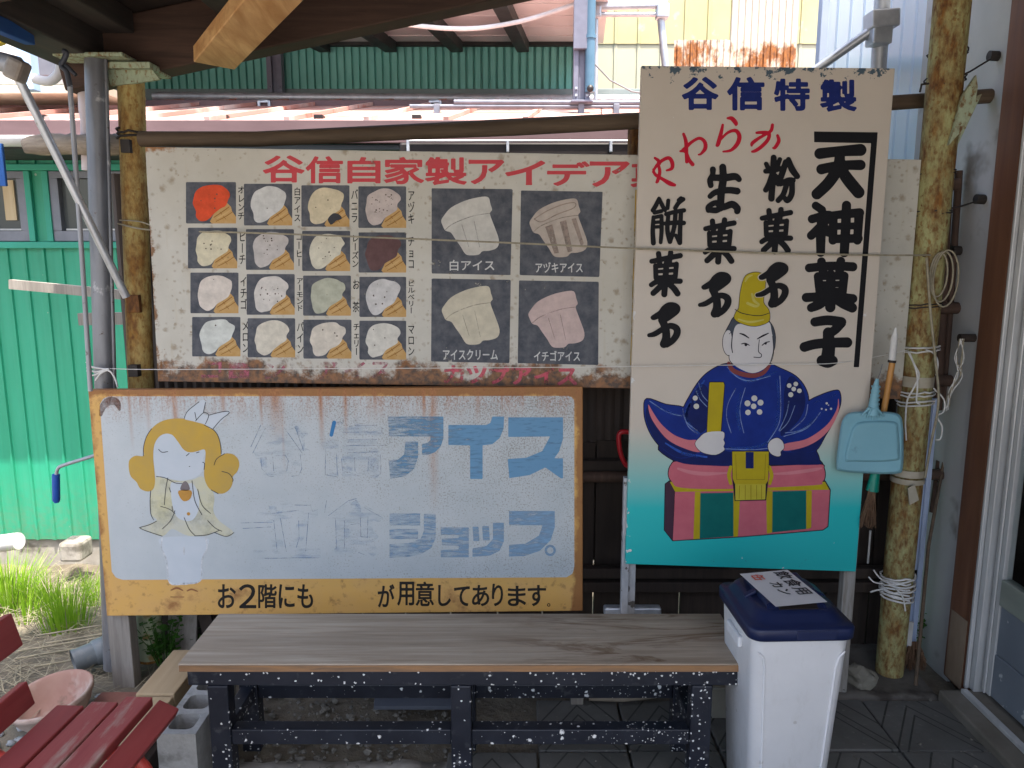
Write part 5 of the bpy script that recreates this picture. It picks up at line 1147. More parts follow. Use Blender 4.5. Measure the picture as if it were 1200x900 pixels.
hairl = bl([(452, 305), (430, 340), (414, 372), (430, 372), (444, 420), (446, 462), (455, 400), (475, 335)], 0, 3); hairr = bl([(600, 320), (622, 350), (632, 395), (626, 450), (616, 400), (604, 340)], 0, 3)
hl = bl([(280, 335), (300, 310), (330, 288), (400, 284), (408, 305), (404, 320), (410, 335), (404, 350), (408, 365), (370, 386), (318, 378), (292, 360)], 0, 3)
hr = bl([(600, 350), (610, 325), (640, 312), (664, 328), (670, 356), (655, 372), (656, 388), (640, 393), (612, 380)], 0, 3)
lineM = solid('figure_outline', (.015, .012, .02))
out = [grow(fz(s), 1.1) for s in base.values()]+[grow(fz(s, zhd), .75) for s in (face, ear, hairl, hairr)]
paint(TS, 'figure_outline', lineM, [out], YTf, 1, .8)
C = lambda n, c, c2=None: solid('figure_'+n, c, .5, None, c2, 14)
pink, yel, grn, blu, blud = C('pink', (.5, .125, .16), (.44, .1, .135)), C('yellow', (.42, .33, .01), (.37, .29, .012)), C('green', (0, .1, .095), (.002, .12, .11)), C('blue', (.007, .027, .21), (.005, .019, .16)), C('dark_blue', (.004, .01, .075), (.005, .013, .1))
paint(TS, 'dais_side', C('dais_side', (.055, .025, .045)), [[fz(base['dais_side'])]], YTf, 2, 1)
paint(TS, 'dais_pink', pink, [[fz(base['dais_front'])]], YTf, 2, 1)
paint_each(TS, 'dais_yellow', yel, [[pg(zf(p))] for p in ([(168, 505), (850, 505), (870, 540), (192, 549)], [(279, 549), (303, 549), (300, 755), (272, 757)], [(448, 550), (478, 560), (468, 745), (448, 747)], [(592, 545), (620, 545), (618, 728), (595, 733)], [(768, 543), (793, 543), (790, 708), (768, 712)])], YTf, 3, .8)
paint_each(TS, 'dais_green', grn, [[pg(zf([(303, 555), (448, 552), (448, 745), (300, 755)]))], [pg(zf([(620, 547), (768, 543), (768, 712), (618, 728)]))]], YTf, 3, .8)
paint(TS, 'cushion', pink, [[fz(base['cushion'])]], YTf, 4, .8)
paint_each(TS, 'cushion_highlight', C('pink_light', (.56, .2, .23)), [[st(zf([(205, 447, 5), (260, 463, 8), (330, 470, 8), (420, 466, 3)]))], [st(zf([(620, 470, 3), (700, 466, 7), (800, 452, 7), (835, 445, 3)]))]], YTf, 5, .7)
paint(TS, 'robe_skirt', blud, [[fz(base['skirt'])]], YTf, 5, .8)
paint_each(TS, 'robe_sleeve', blu, [[fz(base['sleeve_l'])], [fz(base['sleeve_r'])]], YTf, 6, .8)
paint_each(TS, 'robe_sleeve_shade', blud, [[bl(zf([(62, 220), (75, 165), (90, 210), (130, 270), (200, 330), (295, 372), (215, 400), (150, 368), (98, 313)]), 0, 3)], [bl(zf([(916, 150), (880, 240), (810, 310), (700, 366), (740, 374), (806, 367), (852, 300), (892, 228)]), 0, 3)]], YTf, 7, .8)
paint_each(TS, 'sleeve_lining', C('lining', (.56, .17, .2)), [[bl(zf([(74, 165), (92, 195), (130, 250), (185, 297), (245, 320), (300, 325), (302, 374), (230, 357), (160, 320), (110, 262), (82, 212)]), 0, 4)], [bl(zf([(908, 135), (904, 180), (872, 240), (822, 285), (760, 320), (668, 340), (672, 368), (760, 352), (832, 313), (884, 255), (912, 185)]), 0, 4)]], YTf, 8, .7)
paint(TS, 'robe', blu, [[fz(base['torso'])]], YTf, 9, .8)
paint_each(TS, 'robe_fold_shade', blud, [[bl(zf([(700, 40), (745, 80), (765, 150), (745, 220), (690, 280), (655, 300), (668, 200), (672, 100)]), 0, 4)], [bl(zf([(300, 80), (340, 110), (335, 250), (300, 290), (245, 240), (240, 190)]), 0, 4)]], YTf, 10, .8)
rl = solid('figure_blue_light', (.025, .085, .4), .5, .5, None, 12, w=.12)
paint_each(TS, 'robe_light', rl, [[st(zf(s))] for s in ([(262, 150, 4), (242, 200, 8), (252, 250, 6), (300, 292, 3)], [(430, 20, 3), (510, 62, 6), (590, 40, 4), (640, 20, 2)], [(640, 60, 3), (648, 160, 8), (636, 260, 9), (600, 330, 6), (520, 356, 6), (430, 354, 3)], [(480, 110, 3), (468, 200, 8), (476, 280, 4)], [(84, 152, 3), (140, 190, 6), (215, 214, 4)], [(800, 158, 3), (860, 138, 7), (896, 122, 4)], [(690, 300, 3), (770, 262, 7), (850, 190, 4)], [(150, 335, 3), (230, 380, 6), (330, 396, 4)], [(320, 60, 3), (290, 110, 7), (275, 170, 3)])], YTf, 10, .6)
folds = [[(652, 40), (656, 160), (648, 250), (600, 330)], [(458, 95), (425, 160), (418, 220), (438, 290)], [(500, 92), (478, 170), (480, 230), (494, 290)], [(692, 150), (680, 210), (648, 280)], [(718, 170), (690, 240), (652, 282)], [(775, 165), (760, 225), (700, 280)], [(788, 252), (740, 280), (676, 290)], [(280, 95), (300, 140), (332, 175)], [(295, 70), (310, 120), (334, 150)], [(225, 185), (240, 240), (290, 280)], [(232, 215), (250, 262), (292, 296)], [(80, 150), (160, 200), (222, 215)], [(420, 0), (470, 48), (530, 60), (610, 40)], [(410, 360), (520, 364), (600, 358)], [(670, 305), (770, 270), (830, 200)]]
paint(TS, 'robe_fold', solid('figure_fold', (.2, .28, .5), .5, .56, None, 20, w=.15), [[st(zf([(*p, 1.7) for p in l]))] for l in folds], YTf, 11, .4)
fl = [(540, 138, 13), (510, 160, 13), (567, 157, 13), (537, 173, 12), (512, 200, 12), (563, 198, 12), (693, 82, 10), (722, 75, 10), (713, 97, 10), (738, 105, 10), (700, 122, 11), (280, 137, 11), (285, 173, 12), (858, 160, 5), (836, 184, 4), (855, 188, 4), (877, 184, 5), (866, 168, 3)]
paint_each(TS, 'robe_flower', C('white', (.55, .54, .5)), [[dot(*zf([(x, y)])[0], r/3.75)] for x, y, r in fl], YTf, 12, .45)
paint(TS, 'collar', C('collar', (.2, .05, .05)), [[st(zf([(428, -16, 8), (450, 18, 10), (520, 38, 10), (575, 28, 9), (606, -8, 7)]))]], YTf, 12, .6)
skin = C('skin', (.56, .54, .53), (.52, .5, .5))
paint(TS, 'figure_outline', lineM, [[grow(fz(s), .6)] for s in (hl, hr)]+[[pg(zf([(343, 67), (405, 67), (409, 80), (393, 290), (331, 290), (341, 80)]), .6)], [pg(zf([(443, 371), (603, 371), (603, 440), (598, 515), (590, 585), (455, 588), (445, 490)]), .5)]], YTf, 13, .6)
paint(TS, 'belt', yel, [[pg(zf([(443, 372), (603, 372), (603, 440), (600, 500), (590, 515), (455, 515), (445, 490)]))], [st(zf([(436, 440, 7), (428, 475, 8), (436, 512, 7)]))], [st(zf([(606, 440, 7), (616, 475, 8), (608, 512, 7)]))]], YTf, 14, .6)
paint(TS, 'belt_fringe', C('fringe', (.47, .41, .04), (.4, .34, .03)), [[pg(zf([(456, 515), (590, 515), (588, 582), (457, 586)]))]], YTf, 14, .6)
paint(TS, 'belt_notch', blud, [[pg(zf([(502, 374), (537, 374), (537, 446), (502, 446)]))]], YTf, 15, .6)
paint(TS, 'belt_line', C('belt_line', (.25, .19, .01)), [[st(zf([(*p, 1.4) for p in l]), smooth=False)] for l in ([(458, 385), (462, 495), (585, 495), (590, 385)], [(475, 522), (473, 580)], [(500, 520), (500, 582)], [(525, 520), (525, 582)], [(550, 520), (550, 580)], [(572, 520), (572, 580)])], YTf, 15, .4)
paint(TS, 'tablet', yel, [[pg(zf([(344, 68), (404, 68), (408, 80), (392, 288), (332, 288), (342, 80)]))]], YTf, 14, .6)
paint_each(TS, 'hand', skin, [[fz(hl)], [fz(hr)]], YTf, 16, .6)
paint_each(TS, 'hair', C('hair', (.055, .065, .085)), [[fz(hairl, zhd)], [fz(hairr, zhd)]], YTf, 13, .5)
paint(TS, 'face', skin, [[fz(face, zhd), fz(ear, zhd)]], YTf, 14, .6)
feat = [[(476, 378, 2), (495, 384, 4), (516, 398, 2)], [(553, 402, 2), (578, 388, 4), (602, 377, 2)], [(484, 424, 2), (500, 421, 2.5), (518, 430, 2)], [(574, 430, 2), (590, 418, 2.5), (607, 414, 2)], [(502, 427, 6), (503, 428, 6)], [(589, 422, 5), (590, 422, 5)], [(562, 405, 1.5), (558, 455, 1.8), (571, 470, 1.8), (566, 483, 1.8), (538, 482, 1.8)], [(444, 380, 2), (440, 430, 2.4), (444, 462, 2)], [(430, 380, 1.3), (438, 372, 1.3)], [(612, 500, 1.4), (624, 450, 1.6), (620, 390, 1.4)]]
paint(TS, 'face_line', lineM, [[st(zhd(l))] for l in feat], YTf, 15, .3)
paint(TS, 'figure_outline', lineM, [[grow(fz(hat, zhd), .6)]], YTf, 15, .6)
paint(TS, 'hat', yel, [[fz(hat, zhd)]], YTf, 16, .6)
paint(TS, 'hat_line', lineM, [[st(zhd([(455, 272, 1.6), (490, 290, 1.8), (560, 300, 1.8), (606, 288, 1.6)]))]], YTf, 17, .4)
paint_each(TS, 'hat_highlight', C('hat_light', (.5, .44, .1)), [[st(zhd([(500, 150, 3), (512, 130, 5), (530, 122, 3)]))], [st(zhd([(510, 245, 6), (545, 258, 6), (560, 250, 4), (540, 235, 6), (530, 205, 5)]))], [st(zhd([(470, 315, 3), (520, 328, 5), (580, 318, 3)]))]], YTf, 17, .5)
creamM = solid('tall_cream', (.52, .46, .385))
paint(TS, 'letter_halo', creamM, [[(s[0], s[1], 1.5) for s in small[-1]]], YTf, 18, .6)
paint(TS, 'black_lettering', tblk, small, YTf, 19, .5)
# ------------------------------------------------------------------ sign supports
q0 = P(736, 661, 2.46); g0 = P(736, 718, 2.46)
SL = thing('sign_leg', 'white flaking metal channel leg with a plate foot under the tall signboard', 'sign leg', (q0.x, 2.47, 0))
MB().bx(q0.x-.02, q0.x+.004, 2.462, 2.49, .02, q0.z+.3).bx(q0.x+.004, q0.x+.03, 2.48, 2.492, .02, q0.z+.3).build('channel', pm('leg_white', (.55, .55, .56), (.3, .3, .31), 22, rough=.6, spots=[((.1, .09, .08), 26, .6, .04)], sc=(1, 1, .4)), SL, .002)
zf_ = P(740, 716, 2.5).z
MB().bx(P(708, 716, 2.5).x, P(775, 716, 2.5).x, 2.495, 2.53, zf_-.02, zf_+.012).build('foot_bar', M['galv'], SL, .006)
a, b = P(995, 672, 2.47), G(989, 800, 0)
single(MB().bx(a.x-.02, a.x+.02, 2.462, 2.5, -.01, a.z+.25), 'timber_stake', M['white_wood'], 'thin timber upright with flaking white paint under the tall signboard', 'post', bevel=.002)
a = G(143, 800, -.02)
single(MB().bx(P(127, 740, 2.52).x, P(146, 740, 2.52).x+.02, 2.517, 2.57, -.06, P(140, 700, 2.52).z), 'timber_post', M['grey_wood'], 'square grey timber post standing under the yellow framed signboard', 'post', bevel=.003)
single(MB().bx(P(149, 740, 2.6).x, P(158, 740, 2.6).x, 2.575, 2.61, -.06, P(140, 690, 2.6).z), 'post_shade_strip', M['dark_wood'], 'dark strip standing in for the shaded side of the grey timber post', 'stake', bevel=.002)  # added dark upright gives the timber post its shaded side
# leaning boards in the dark under the sign
for i, (x0, x1, y0, y1, lab) in enumerate(((205, 232, 724, 764, 'weathered board leaning behind the weeds under the yellow framed signboard'), (238, 250, 722, 742, 'narrow dark board leaning beside the end of the bench top'))):
    a = P(x0+8, y1, 2.7); b = P(x1-16, y0-25, 2.76); single(MB().beam(a, b, .11 if i == 0 else .05, .014, (0, 1, 0)), 'board', M['grey_wood'] if i == 0 else M['dark_wood'], lab, 'board')

# ------------------------------------------------------------------ strings
def line(pts, r, name, mat, lab, cat='string'):
    p3 = [tuple(P(*p)) for p in pts]; return single(MB().tube(spl(p3, False, 6), r, 6), name, mat, lab, cat)
line([(138, 262, 2.63), (182, 270, 2.6), (300, 273, 2.5), (560, 283, 2.43), (740, 291, 2.425), (890, 296, 2.425), (1030, 299, 2.43), (1090, 299, 2.5)], .0032, 'twine', M['twine'], 'brown twine stretched across both upper signboards from pole to pole')
line([(140, 258, 2.63), (165, 260, 2.62), (185, 268, 2.6)], .0025, 'twine_loop', M['twine'], 'loop of twine round the rusty pipe post')
WS = thing('white_string', 'thin white string stretched low across the signboards and knotted at the steel pole', 'string', tuple(P(130, 434, 2.5)))
MB().tube(spl([tuple(P(*p)) for p in ((101, 431, 2.54), (130, 432, 2.55), (190, 433, 2.52), (400, 432, 2.47), (700, 430, 2.425), (900, 427, 2.424), (985, 425, 2.43), (1065, 410, 2.5))], False, 5), .0013, 6).build('line', M['string_white'], WS)
MB().tube(spl([tuple(P(*p, 2.54)) for p in ((104, 432), (112, 436), (128, 432), (118, 438), (112, 446))], False, 4), .003, 6).tube(spl([tuple(P(*p, 2.54)) for p in ((102, 434), (108, 440), (126, 434), (134, 442), (138, 454))], False, 4), .003, 6).tube(spl([tuple(P(*p, 2.54)) for p in ((101, 424), (108, 430), (126, 433))], False, 4), .003, 6).build('knot', M['string_white'], WS)
CO = thing('string_coil', 'coil of brown twine hung on the thick yellow green pole', 'twine', tuple(P(1095, 340, 2.48)))
c = P(1100, 322, 2.49)
for k in range(3):
    MB().tube([c+Vector(((.028+.006*k)*math.cos(t)+.01*k, -.004*k, (.07+.01*k)*math.sin(t)-.006*k)) for t in [i*2*math.pi/24 for i in range(25)]], .0028, 6).build('loop', M['twine'], CO)
MB().tube(spl([tuple(P(*p, 2.47)) for p in ((1086, 302), (1090, 360), (1096, 420), (1100, 470), (1091, 520), (1084, 560))], False, 5), .004, 6).build('hanging_end', M['twine'], CO)
KS = thing('knotted_string', 'white string wound round the yellow green pole above the dustpan with loose ends', 'string', tuple(P(1072, 440, 2.5)))
for yy in (411, 462, 473): MB().tube(ringpts(polepx(yy)+Vector((0, 0, 0)), (-.05, .0, 1), .0575, 20, 1.4, .012, .003), .003, 6).build('turn', M['string_white'], KS)
for pts in (((1064, 412), (1072, 428), (1077, 440), (1070, 456), (1063, 470), (1061, 495), (1062, 516)), ((1066, 414), (1074, 436), (1075, 455), (1074, 470), (1078, 474)), ((1085, 410), (1094, 414), (1099, 425), (1097, 440)), ((1094, 455), (1106, 468), (1106, 482), (1098, 488), (1104, 500), (1102, 514), (1096, 515))):
    MB().tube(spl([tuple(P(*p, 2.485)) for p in pts], False, 5), .0028, 6).build('loose_end', M['string_white'], KS)
KT = thing('pole_binding', 'pale string bound round the yellow green pole low down beside the bin', 'string', tuple(P(1048, 690, 2.5)))
for k, yy in enumerate((676, 682, 688, 694, 699)): MB().tube(ringpts(polepx(yy), (rnd.uniform(-.15, .15), 0, 1), .054, 20, 1.3, .01, .003), .0035, 6).build('turn', M['string_white'], KT)
for pts in (((1050, 690), (1058, 700), (1061, 716)), ((1034, 684), (1024, 682), (1018, 676)), ((1036, 690), (1026, 692), (1020, 694)), ((1034, 680), (1028, 674), (1024, 668))):
    MB().tube(spl([tuple(P(*p, 2.5)) for p in pts], False, 4), .0028, 6).build('loose_end', M['string_white'], KT)
M['tape'] = pm('tape', (.42, .38, .3), (.34, .3, .22), 18, rough=.5)
TB = thing('tape_band', 'pale worn tape wrapped round the yellow green pole beside the dustpan', 'tape', tuple(P(1062, 556, 2.5)))
for a, b in ((548, 556), (558, 564)): MB().tube([polepx(b), polepx(a)], .0545, 22, False).build('wrap', M['tape'], TB)
MB().prism([P(1064, 572, 2.49), P(1072, 568, 2.49), P(1077, 586, 2.49), P(1066, 592, 2.49)], (0, .004, 0)).build('flap', M['tape'], TB)
MB().tube([polepx(452), polepx(440)], .0535, 22, False).build('wrap', M['tape'], TB)
WL = thing('string_bundle', 'tangle of thin grey string hanging from the peg on the plaster wall', 'string', tuple(P(1128, 400, 2.6)))
MB().tube([Vector((XW-.06, P(1128, 397, 2.6).y, P(1128, 396, 2.6).z)), Vector((XW+.005, 2.6, P(1128, 396, 2.6).z))], .014, 12).build('peg', M['dark_wood'], WL)
for k in range(6):
    pts = [(1126+rnd.uniform(-3, 4), 397), (1123+rnd.uniform(-5, 8), 420), (1124+rnd.uniform(-6, 8), 440), (1114+rnd.uniform(-3, 4), 458), (1110+rnd.uniform(-3, 3), 472+rnd.uniform(0, 12))]
    MB().tube(spl([tuple(P(*p, 2.52)) for p in pts], False, 5), .0018, 5).build('strand', M['twine'] if k % 2 else M['string_white'], WL)
# ------------------------------------------------------------------ dustpan, hand broom, besom, crank
M['pan_blue'] = pm('pan_blue', (.2, .42, .5), (.23, .46, .54), 6, rough=.5, spots=[((.1, .2, .25), 9, .66, .08)])
DPN = thing('dustpan', 'light blue plastic dustpan hanging from the string beside the tall signboard', 'dustpan', tuple(P(1020, 555, 2.42)))
Yd = 2.395
outl = spl([(985, 500), (989, 489), (998, 483), (1020, 482), (1045, 483), (1055, 487), (1058, 497), (1059, 520), (1058, 548), (1052, 555), (1020, 555), (985, 552), (980, 545), (982, 522)], True, 4)
cx0, cy0 = 1020, 520
mb = MB(); vs = []; n = len(outl)
for s, dy in ((1.0, .03), (1.0, .012), (.985, .002), (.93, -.004)):
    vs += [P(cx0+(x-cx0)*s, cy0+(y-cy0)*s, Yd+dy) for x, y in outl]
mb.add(vs, [(i*n+k, i*n+(k+1) % n, (i+1)*n+(k+1) % n, (i+1)*n+k) for i in range(3) for k in range(n)], True)
inner = spl([(996, 512), (1001, 499), (1012, 494), (1048, 494), (1053, 505), (1054, 530), (1050, 540), (1000, 541), (990, 538)], True, 4)
mb.add(vs[-n:], [list(range(n))]); mb.build('pan', M['pan_blue'], DPN)
mb = MB(); n2_ = len(inner); vs = []
for s, dy in ((1.0, -.0035), (.97, -.011), (.9, -.014)): vs += [P(1022+(x-1022)*s, 520+(y-520)*s, Yd+dy) for x, y in inner]
mb.add(vs, [(i*n2_+k, i*n2_+(k+1) % n2_, (i+1)*n2_+(k+1) % n2_, (i+1)*n2_+k) for i in range(2) for k in range(n2_)], True); mb.add(vs[-n2_:], [list(range(n2_))])
mb.build('raised_back', M['pan_blue'], DPN)
mb = MB(); mb.tube([P(1023, 486, Yd), P(1024, 470, Yd), P(1026, 456, Yd), P(1028, 444, Yd)], [.02, .013, .011, .005], 12)
for k in range(6): y = 452+k*5; mb.tube([P(1026.6-(y-452)*.1, y, Yd), P(1026.4-(y-452)*.1, y+2.2, Yd)], [.0135+.0005*k]*2, 12)
mb.build('handle', M['pan_blue'], DPN)
for dx in (-14, -7, 0, 7, 13): MB().tube([P(1023+dx*.3, 478, Yd-.012), P(1023+dx, 492-abs(dx)*.3, Yd-.006)], [.005, .003], 6).build('grip_rib', M['pan_blue'], DPN)
MB().tube([P(1028, 445, Yd), P(1032, 436, 2.41), P(1034, 427, 2.43)], .0012, 5).build('hanging_wire', M['wire_grey'], DPN)
M['cane'] = pm('cane', (.5, .24, .06), (.42, .19, .05), 14, rough=.45, sc=(1, 1, .2))
HB = thing('hand_broom', 'hand broom with an orange cane handle and white tip hanging behind the dustpan', 'broom', tuple(P(1015, 620, 2.44)))
Yh = 2.435
MB().tube([P(1025, 562, Yh), P(1036, 480, Yh), P(1046, 423, Yh)], .0095, 12).build('handle', M['cane'], HB)
MB().tube([P(1045, 424, Yh), P(1048, 396, Yh), P(1049, 390, Yh), P(1050, 384, Yh)], [.0115, .0105, .007, .003], 12).build('tip', M['string_white'], HB)
MB().tube([P(1045, 425, Yh), P(1045.5, 422, Yh)], .0125, 12).build('band', M['wire_dark'], HB)
MB().tube([P(1022, 575, Yh), P(1026, 553, Yh)], [.02, .014], 12).build('ferrule', pm('green_plastic', (.0, .2, .14), rough=.4), HB)
mb = MB()
for k in range(120):
    a = P(1022+rnd.uniform(-4, 4), 573, Yh+rnd.uniform(-.012, .012)); b = P(1018+rnd.uniform(-11, 9), 612+rnd.uniform(-8, 8), Yh+rnd.uniform(-.03, .03)); mb.tube([a, b], [.0016, .0008], 4, False)
M['bristle'] = pm('bristle', (.13, .07, .04), (.19, .11, .06), 30, rough=.9)
mb.build('bristles', M['bristle'], HB)
line([(1020, 622, 2.7), (1017, 660, 2.72)], .004, 'white_stick', M['string_white'], 'short white stick on the dark fence below the hand broom', 'stick')
BB = thing('besom', 'bristle broom on a thin bamboo stick leaning behind the foot of the yellow green pole', 'broom', tuple(G(1074, 800, 0)))
MB().tube([G(1073, 803, .005), P(1088, 640, 2.62), P(1107, 535, 2.74)], [.0065, .006, .005], 10).build('stick', M['log'], BB)
mb = MB()
for k in range(260):
    t = rnd.random(); a = P(1068+t*8, 752, 2.66+rnd.uniform(-.02, .02)); b = G(1062+t*32, 792+rnd.uniform(-6, 5), .0)+Vector((0, .05, rnd.uniform(0, .02))); mb.tube([a, (a+b)/2+Vector((rnd.uniform(-.008, .008), 0, 0)), b], [.002, .0016, .0008], 4, False)
mb.build('bristles', M['bristle'], BB)
MB().beam(P(1063, 756, 2.62), P(1066, 728, 2.64), .028, .02).build('white_binding', M['string_white'], BB, .003)
CR = thing('awning_crank', 'grey crank rod with a blue plastic grip hooked behind the yellow framed signboard', 'crank', tuple(P(67, 588, 2.55)))
MB().tube(spl([tuple(P(*p, 2.55)) for p in ((128, 527), (107, 535), (75, 545), (68, 549), (66, 556))], False, 4), .006, 8).build('rod', M['galv_dull'], CR)
MB().tube([P(65.5, 556, 2.55), P(66, 586, 2.55), P(66.5, 589, 2.55)], [.0125, .0125, .008], 12).build('grip', pm('blue_grip', (.015, .09, .42), rough=.45), CR)

# ------------------------------------------------------------------ left foreground
M['red_slat'] = wood_mat('red_slat', (.25, .034, .034), (.31, .055, .05), 'y', 3, .5, .15)
def slat_worn():
    m = NT('red_slat_worn', .55, 0, .35); f = m.noise(3, 7, .65, (14, 1, 14)); n = m.noise(7, 6, .65, (3, 1, 3), (3, 3, 3))
    c = m.mix(m.mr(f, .3, .7), (.25, .04, .04), (.32, .07, .06)); c = m.mix(m.mr(m.ma('ADD', m.mul(n, .6), m.mul(f, .4)), .52, .66, 0, .8), c, (.36, .27, .22)); m.col(c).bump(f, .15, .003); return m.m
M['red_slat_worn'] = slat_worn()
M['red_tube'] = pm('red_tube', (.5, .06, .045), (.44, .05, .04), 10, rough=.4, spots=[((.4, .2, .15), 12, .68, .05)])
RC = thing('slatted_bench', 'red slatted garden bench with a red tube frame at the edge of the porch', 'bench', (-1.0, 1.35, 0))
H = .405
ends = [((68, 97), 826), ((108, 138), 822), ((149, 178), 816)]
for i, ((a, b), y) in enumerate(ends):
    pa, pb = G(a, y, H), G(b, y, H); MB().beam(Vector(((pa.x+pb.x)/2, (pa.y+pb.y)/2, H-.0125)), Vector(((pa.x+pb.x)/2-.06, .3, H-.0125)), .068, .025).build('slat', M['red_slat'] if i == 0 else M['red_slat_worn'], RC, .003)
pa = G(196, 823, H-.015); MB().beam(Vector((pa.x, pa.y, H-.03)), Vector((pa.x-.06, .3, H-.03)), .055, .025, (.5, 0, 1)).build('slat', M['red_slat'], RC, .003)
for (px, y0, y1, h_) in ((32, 803, 821, 0), (16, 716, 760, 0)):
    a = P(px, (y0+y1)/2, 1.72); t = .062 if y0 > 780 else .085
    MB().beam(a, a+Vector((-.05, -1.4, 0)), .022, t, (-.25, 0, 1)).build('back_slat', M['red_slat'], RC, .003)
xr0, xl0 = pa.x+.03, -1.2; zr_ = H-.05
for yy in (1.62, .55):
    MB().tube(spl([(xr0-.02, yy, 0), (xr0-.01, yy, .18), (xr0-.015, yy, zr_-.06), (xr0-.05, yy, zr_-.01), (xr0-.1, yy, zr_), (xl0+.05, yy, zr_-.02), (xl0-.02, yy, zr_+.02), (xl0-.06, yy, H+.12), (xl0-.1, yy, H+.3)], False, 5), .0145, 12).build('frame', M['red_tube'], RC)
    MB().tube([(xl0+.02, yy, zr_-.02), (xl0-.04, yy, .18), (xl0-.08, yy, 0)], .0145, 12).build('rear_leg', M['red_tube'], RC)
M['terra'] = pm('terra', (.38, .235, .185), (.33, .19, .15), 9, 7, rough=.9, bump=.2, spots=[((.48, .4, .35), 6, .45, .16), ((.2, .13, .1), 11, .6, .1)])
c = G(63, 838, 0); c.z = -.03
BW_ = thing('terracotta_bowl', 'wide shallow terracotta bowl standing on the pebbles behind the red bench', 'bowl', tuple(c))
rb = Matrix.Rotation(R(-7), 3, 'Y') @ Matrix.Rotation(R(6), 3, 'X')
MB().lathe(c+Vector((0, .02, 0)), [(.001, .0), (.07, 0), (.085, .01), (.112, .05), (.124, .082), (.13, .086), (.131, .1), (.126, .104), (.119, .1), (.112, .085), (.09, .045), (.06, .022), (.001, .02)], 40, rb).build('bowl', M['terra'], BW_)
M['pvc'] = pm('pvc', (.12, .14, .15), (.17, .19, .2), 10, rough=.45, spots=[((.24, .24, .22), 8, .58, .12)])
a, b = G(86, 776, .015), G(138, 754, .035)
PV = thing('drain_pipe', 'short grey plastic drain pipe lying on the ground beside the timber post', 'pipe', tuple(a))
d = (b-a).normalized()
mb = MB().tube([a, b], .044, 20, False).tube([b, a], .04, 20, False); mb.build('pipe', M['pvc'], PV)
MB().tube([a+d*.07, a+d*.075, a+d*.13, a+d*.135], [.044, .049, .049, .044], 20, False).build('collar', M['pvc'], PV)
MB().tube([a, a+d*.014], .046, 20, False).build('collar', M['pvc'], PV)
MB().tube([a+d*.013, a+d*.016], .0405, 16).build('shade_disc', M['gutter_dark'], PV)  # near-black disc painted for the shade inside the pipe

# hollow concrete block
M['block'] = pm('block', (.3, .295, .28), (.36, .355, .34), 45, 8, bump=.6, rough=.95, spots=[((.2, .195, .18), 10, .58, .1)], bdist=.006)
x0, x1 = G(183, 860, .19).x, G(229, 860, .19).x; y0 = G(205, 860, .19).y; y1 = y0+.31
CB = thing('concrete_block', 'hollow grey concrete block with three holes between the two benches', 'block', ((x0+x1)/2, (y0+y1)/2, 0))
bm = bmesh.new(); nH = 3; L = y1-y0
def ring(cxx, cyy, hx, hy, r, n=4): return [(cxx+px, cyy+py) for px, py in rrect(hx, hy, r, n)]
xm_, hw = (x0+x1)/2, (x1-x0)/2
ye_s = [y0, y0+.075+.04]
cells = []; seg_ = L/3
mbk = MB()
for k in range(3):
    cy_ = y0+seg_*(k+.5)+(.006, 0, -.006)[k]; hole = ring(xm_, cy_, hw-.018, .037, .018); ya1, yb1 = y0+seg_*k, y0+seg_*(k+1)
    m_ = len(hole); outer = []
    for px, py in hole:                       # matching outer ring on the rectangle
        dx, dy = px-xm_, py-cy_; s = min(hw/abs(dx) if abs(dx) > 1e-6 else 1e9, ((yb1-cy_) if dy > 0 else (cy_-ya1))/abs(dy) if abs(dy) > 1e-6 else 1e9); outer.append((xm_+dx*s, cy_+dy*s))
    for z_, flip in ((.19, 0), (.0, 1)):
        n0 = [(px, py, z_) for px, py in outer]+[(px, py, z_) for px, py in hole]
        mbk.add(n0, [((i, (i+1) % m_, m_+(i+1) % m_, m_+i) if not flip else (m_+i, m_+(i+1) % m_, (i+1) % m_, i)) for i in range(m_)])
        # corner triangles
        for cxn, cyn in ((x0, ya1), (x1, ya1), (x1, yb1), (x0, yb1)):
            best = sorted(range(m_), key=lambda i: min((outer[i][0]-cxn)**2+(outer[i][1]-cyn)**2, (outer[(i+1) % m_][0]-cxn)**2+(outer[(i+1) % m_][1]-cyn)**2))[:1]
            ii = min(range(m_), key=lambda i: abs(((outer[i][0]-cxn)**2+(outer[i][1]-cyn)**2)**.5+((outer[(i+1) % m_][0]-cxn)**2+(outer[(i+1) % m_][1]-cyn)**2)**.5-((outer[i][0]-outer[(i+1) % m_][0])**2+(outer[i][1]-outer[(i+1) % m_][1])**2)**.5) if (abs(outer[i][0]-outer[(i+1) % m_][0]) > 1e-6 and abs(outer[i][1]-outer[(i+1) % m_][1]) > 1e-6) else 1e9)
            mbk.add([(*outer[ii], z_), (cxn, cyn, z_), (*outer[(ii+1) % m_], z_)], [(0, 1, 2)])
    vs = [(px, py, z_) for z_ in (.19, 0) for px, py in hole]; mbk.add(vs, [(i, (i+1) % m_, m_+(i+1) % m_, m_+i) for i in range(m_)])
mbk.add([(x0, y0, 0), (x1, y0, 0), (x1, y1, 0), (x0, y1, 0), (x0, y0, .19), (x1, y0, .19), (x1, y1, .19), (x0, y1, .19)], [(0, 1, 5, 4), (1, 2, 6, 5), (2, 3, 7, 6), (3, 0, 4, 7)])
mbk.build('block_body', M['block'], CB)
M['pale_board'] = wood_mat('pale_board', (.42, .31, .18), (.5, .38, .24), 'y', 3, .8, .15)
a, b = G(158, 814, .1), G(206, 770, .1); a2 = G(197, 814, .1)
PB = thing('pale_timber', 'two pale timber lengths laid end to end beside the concrete block', 'timber', ((a.x+a2.x)/2, 2.1, 0))
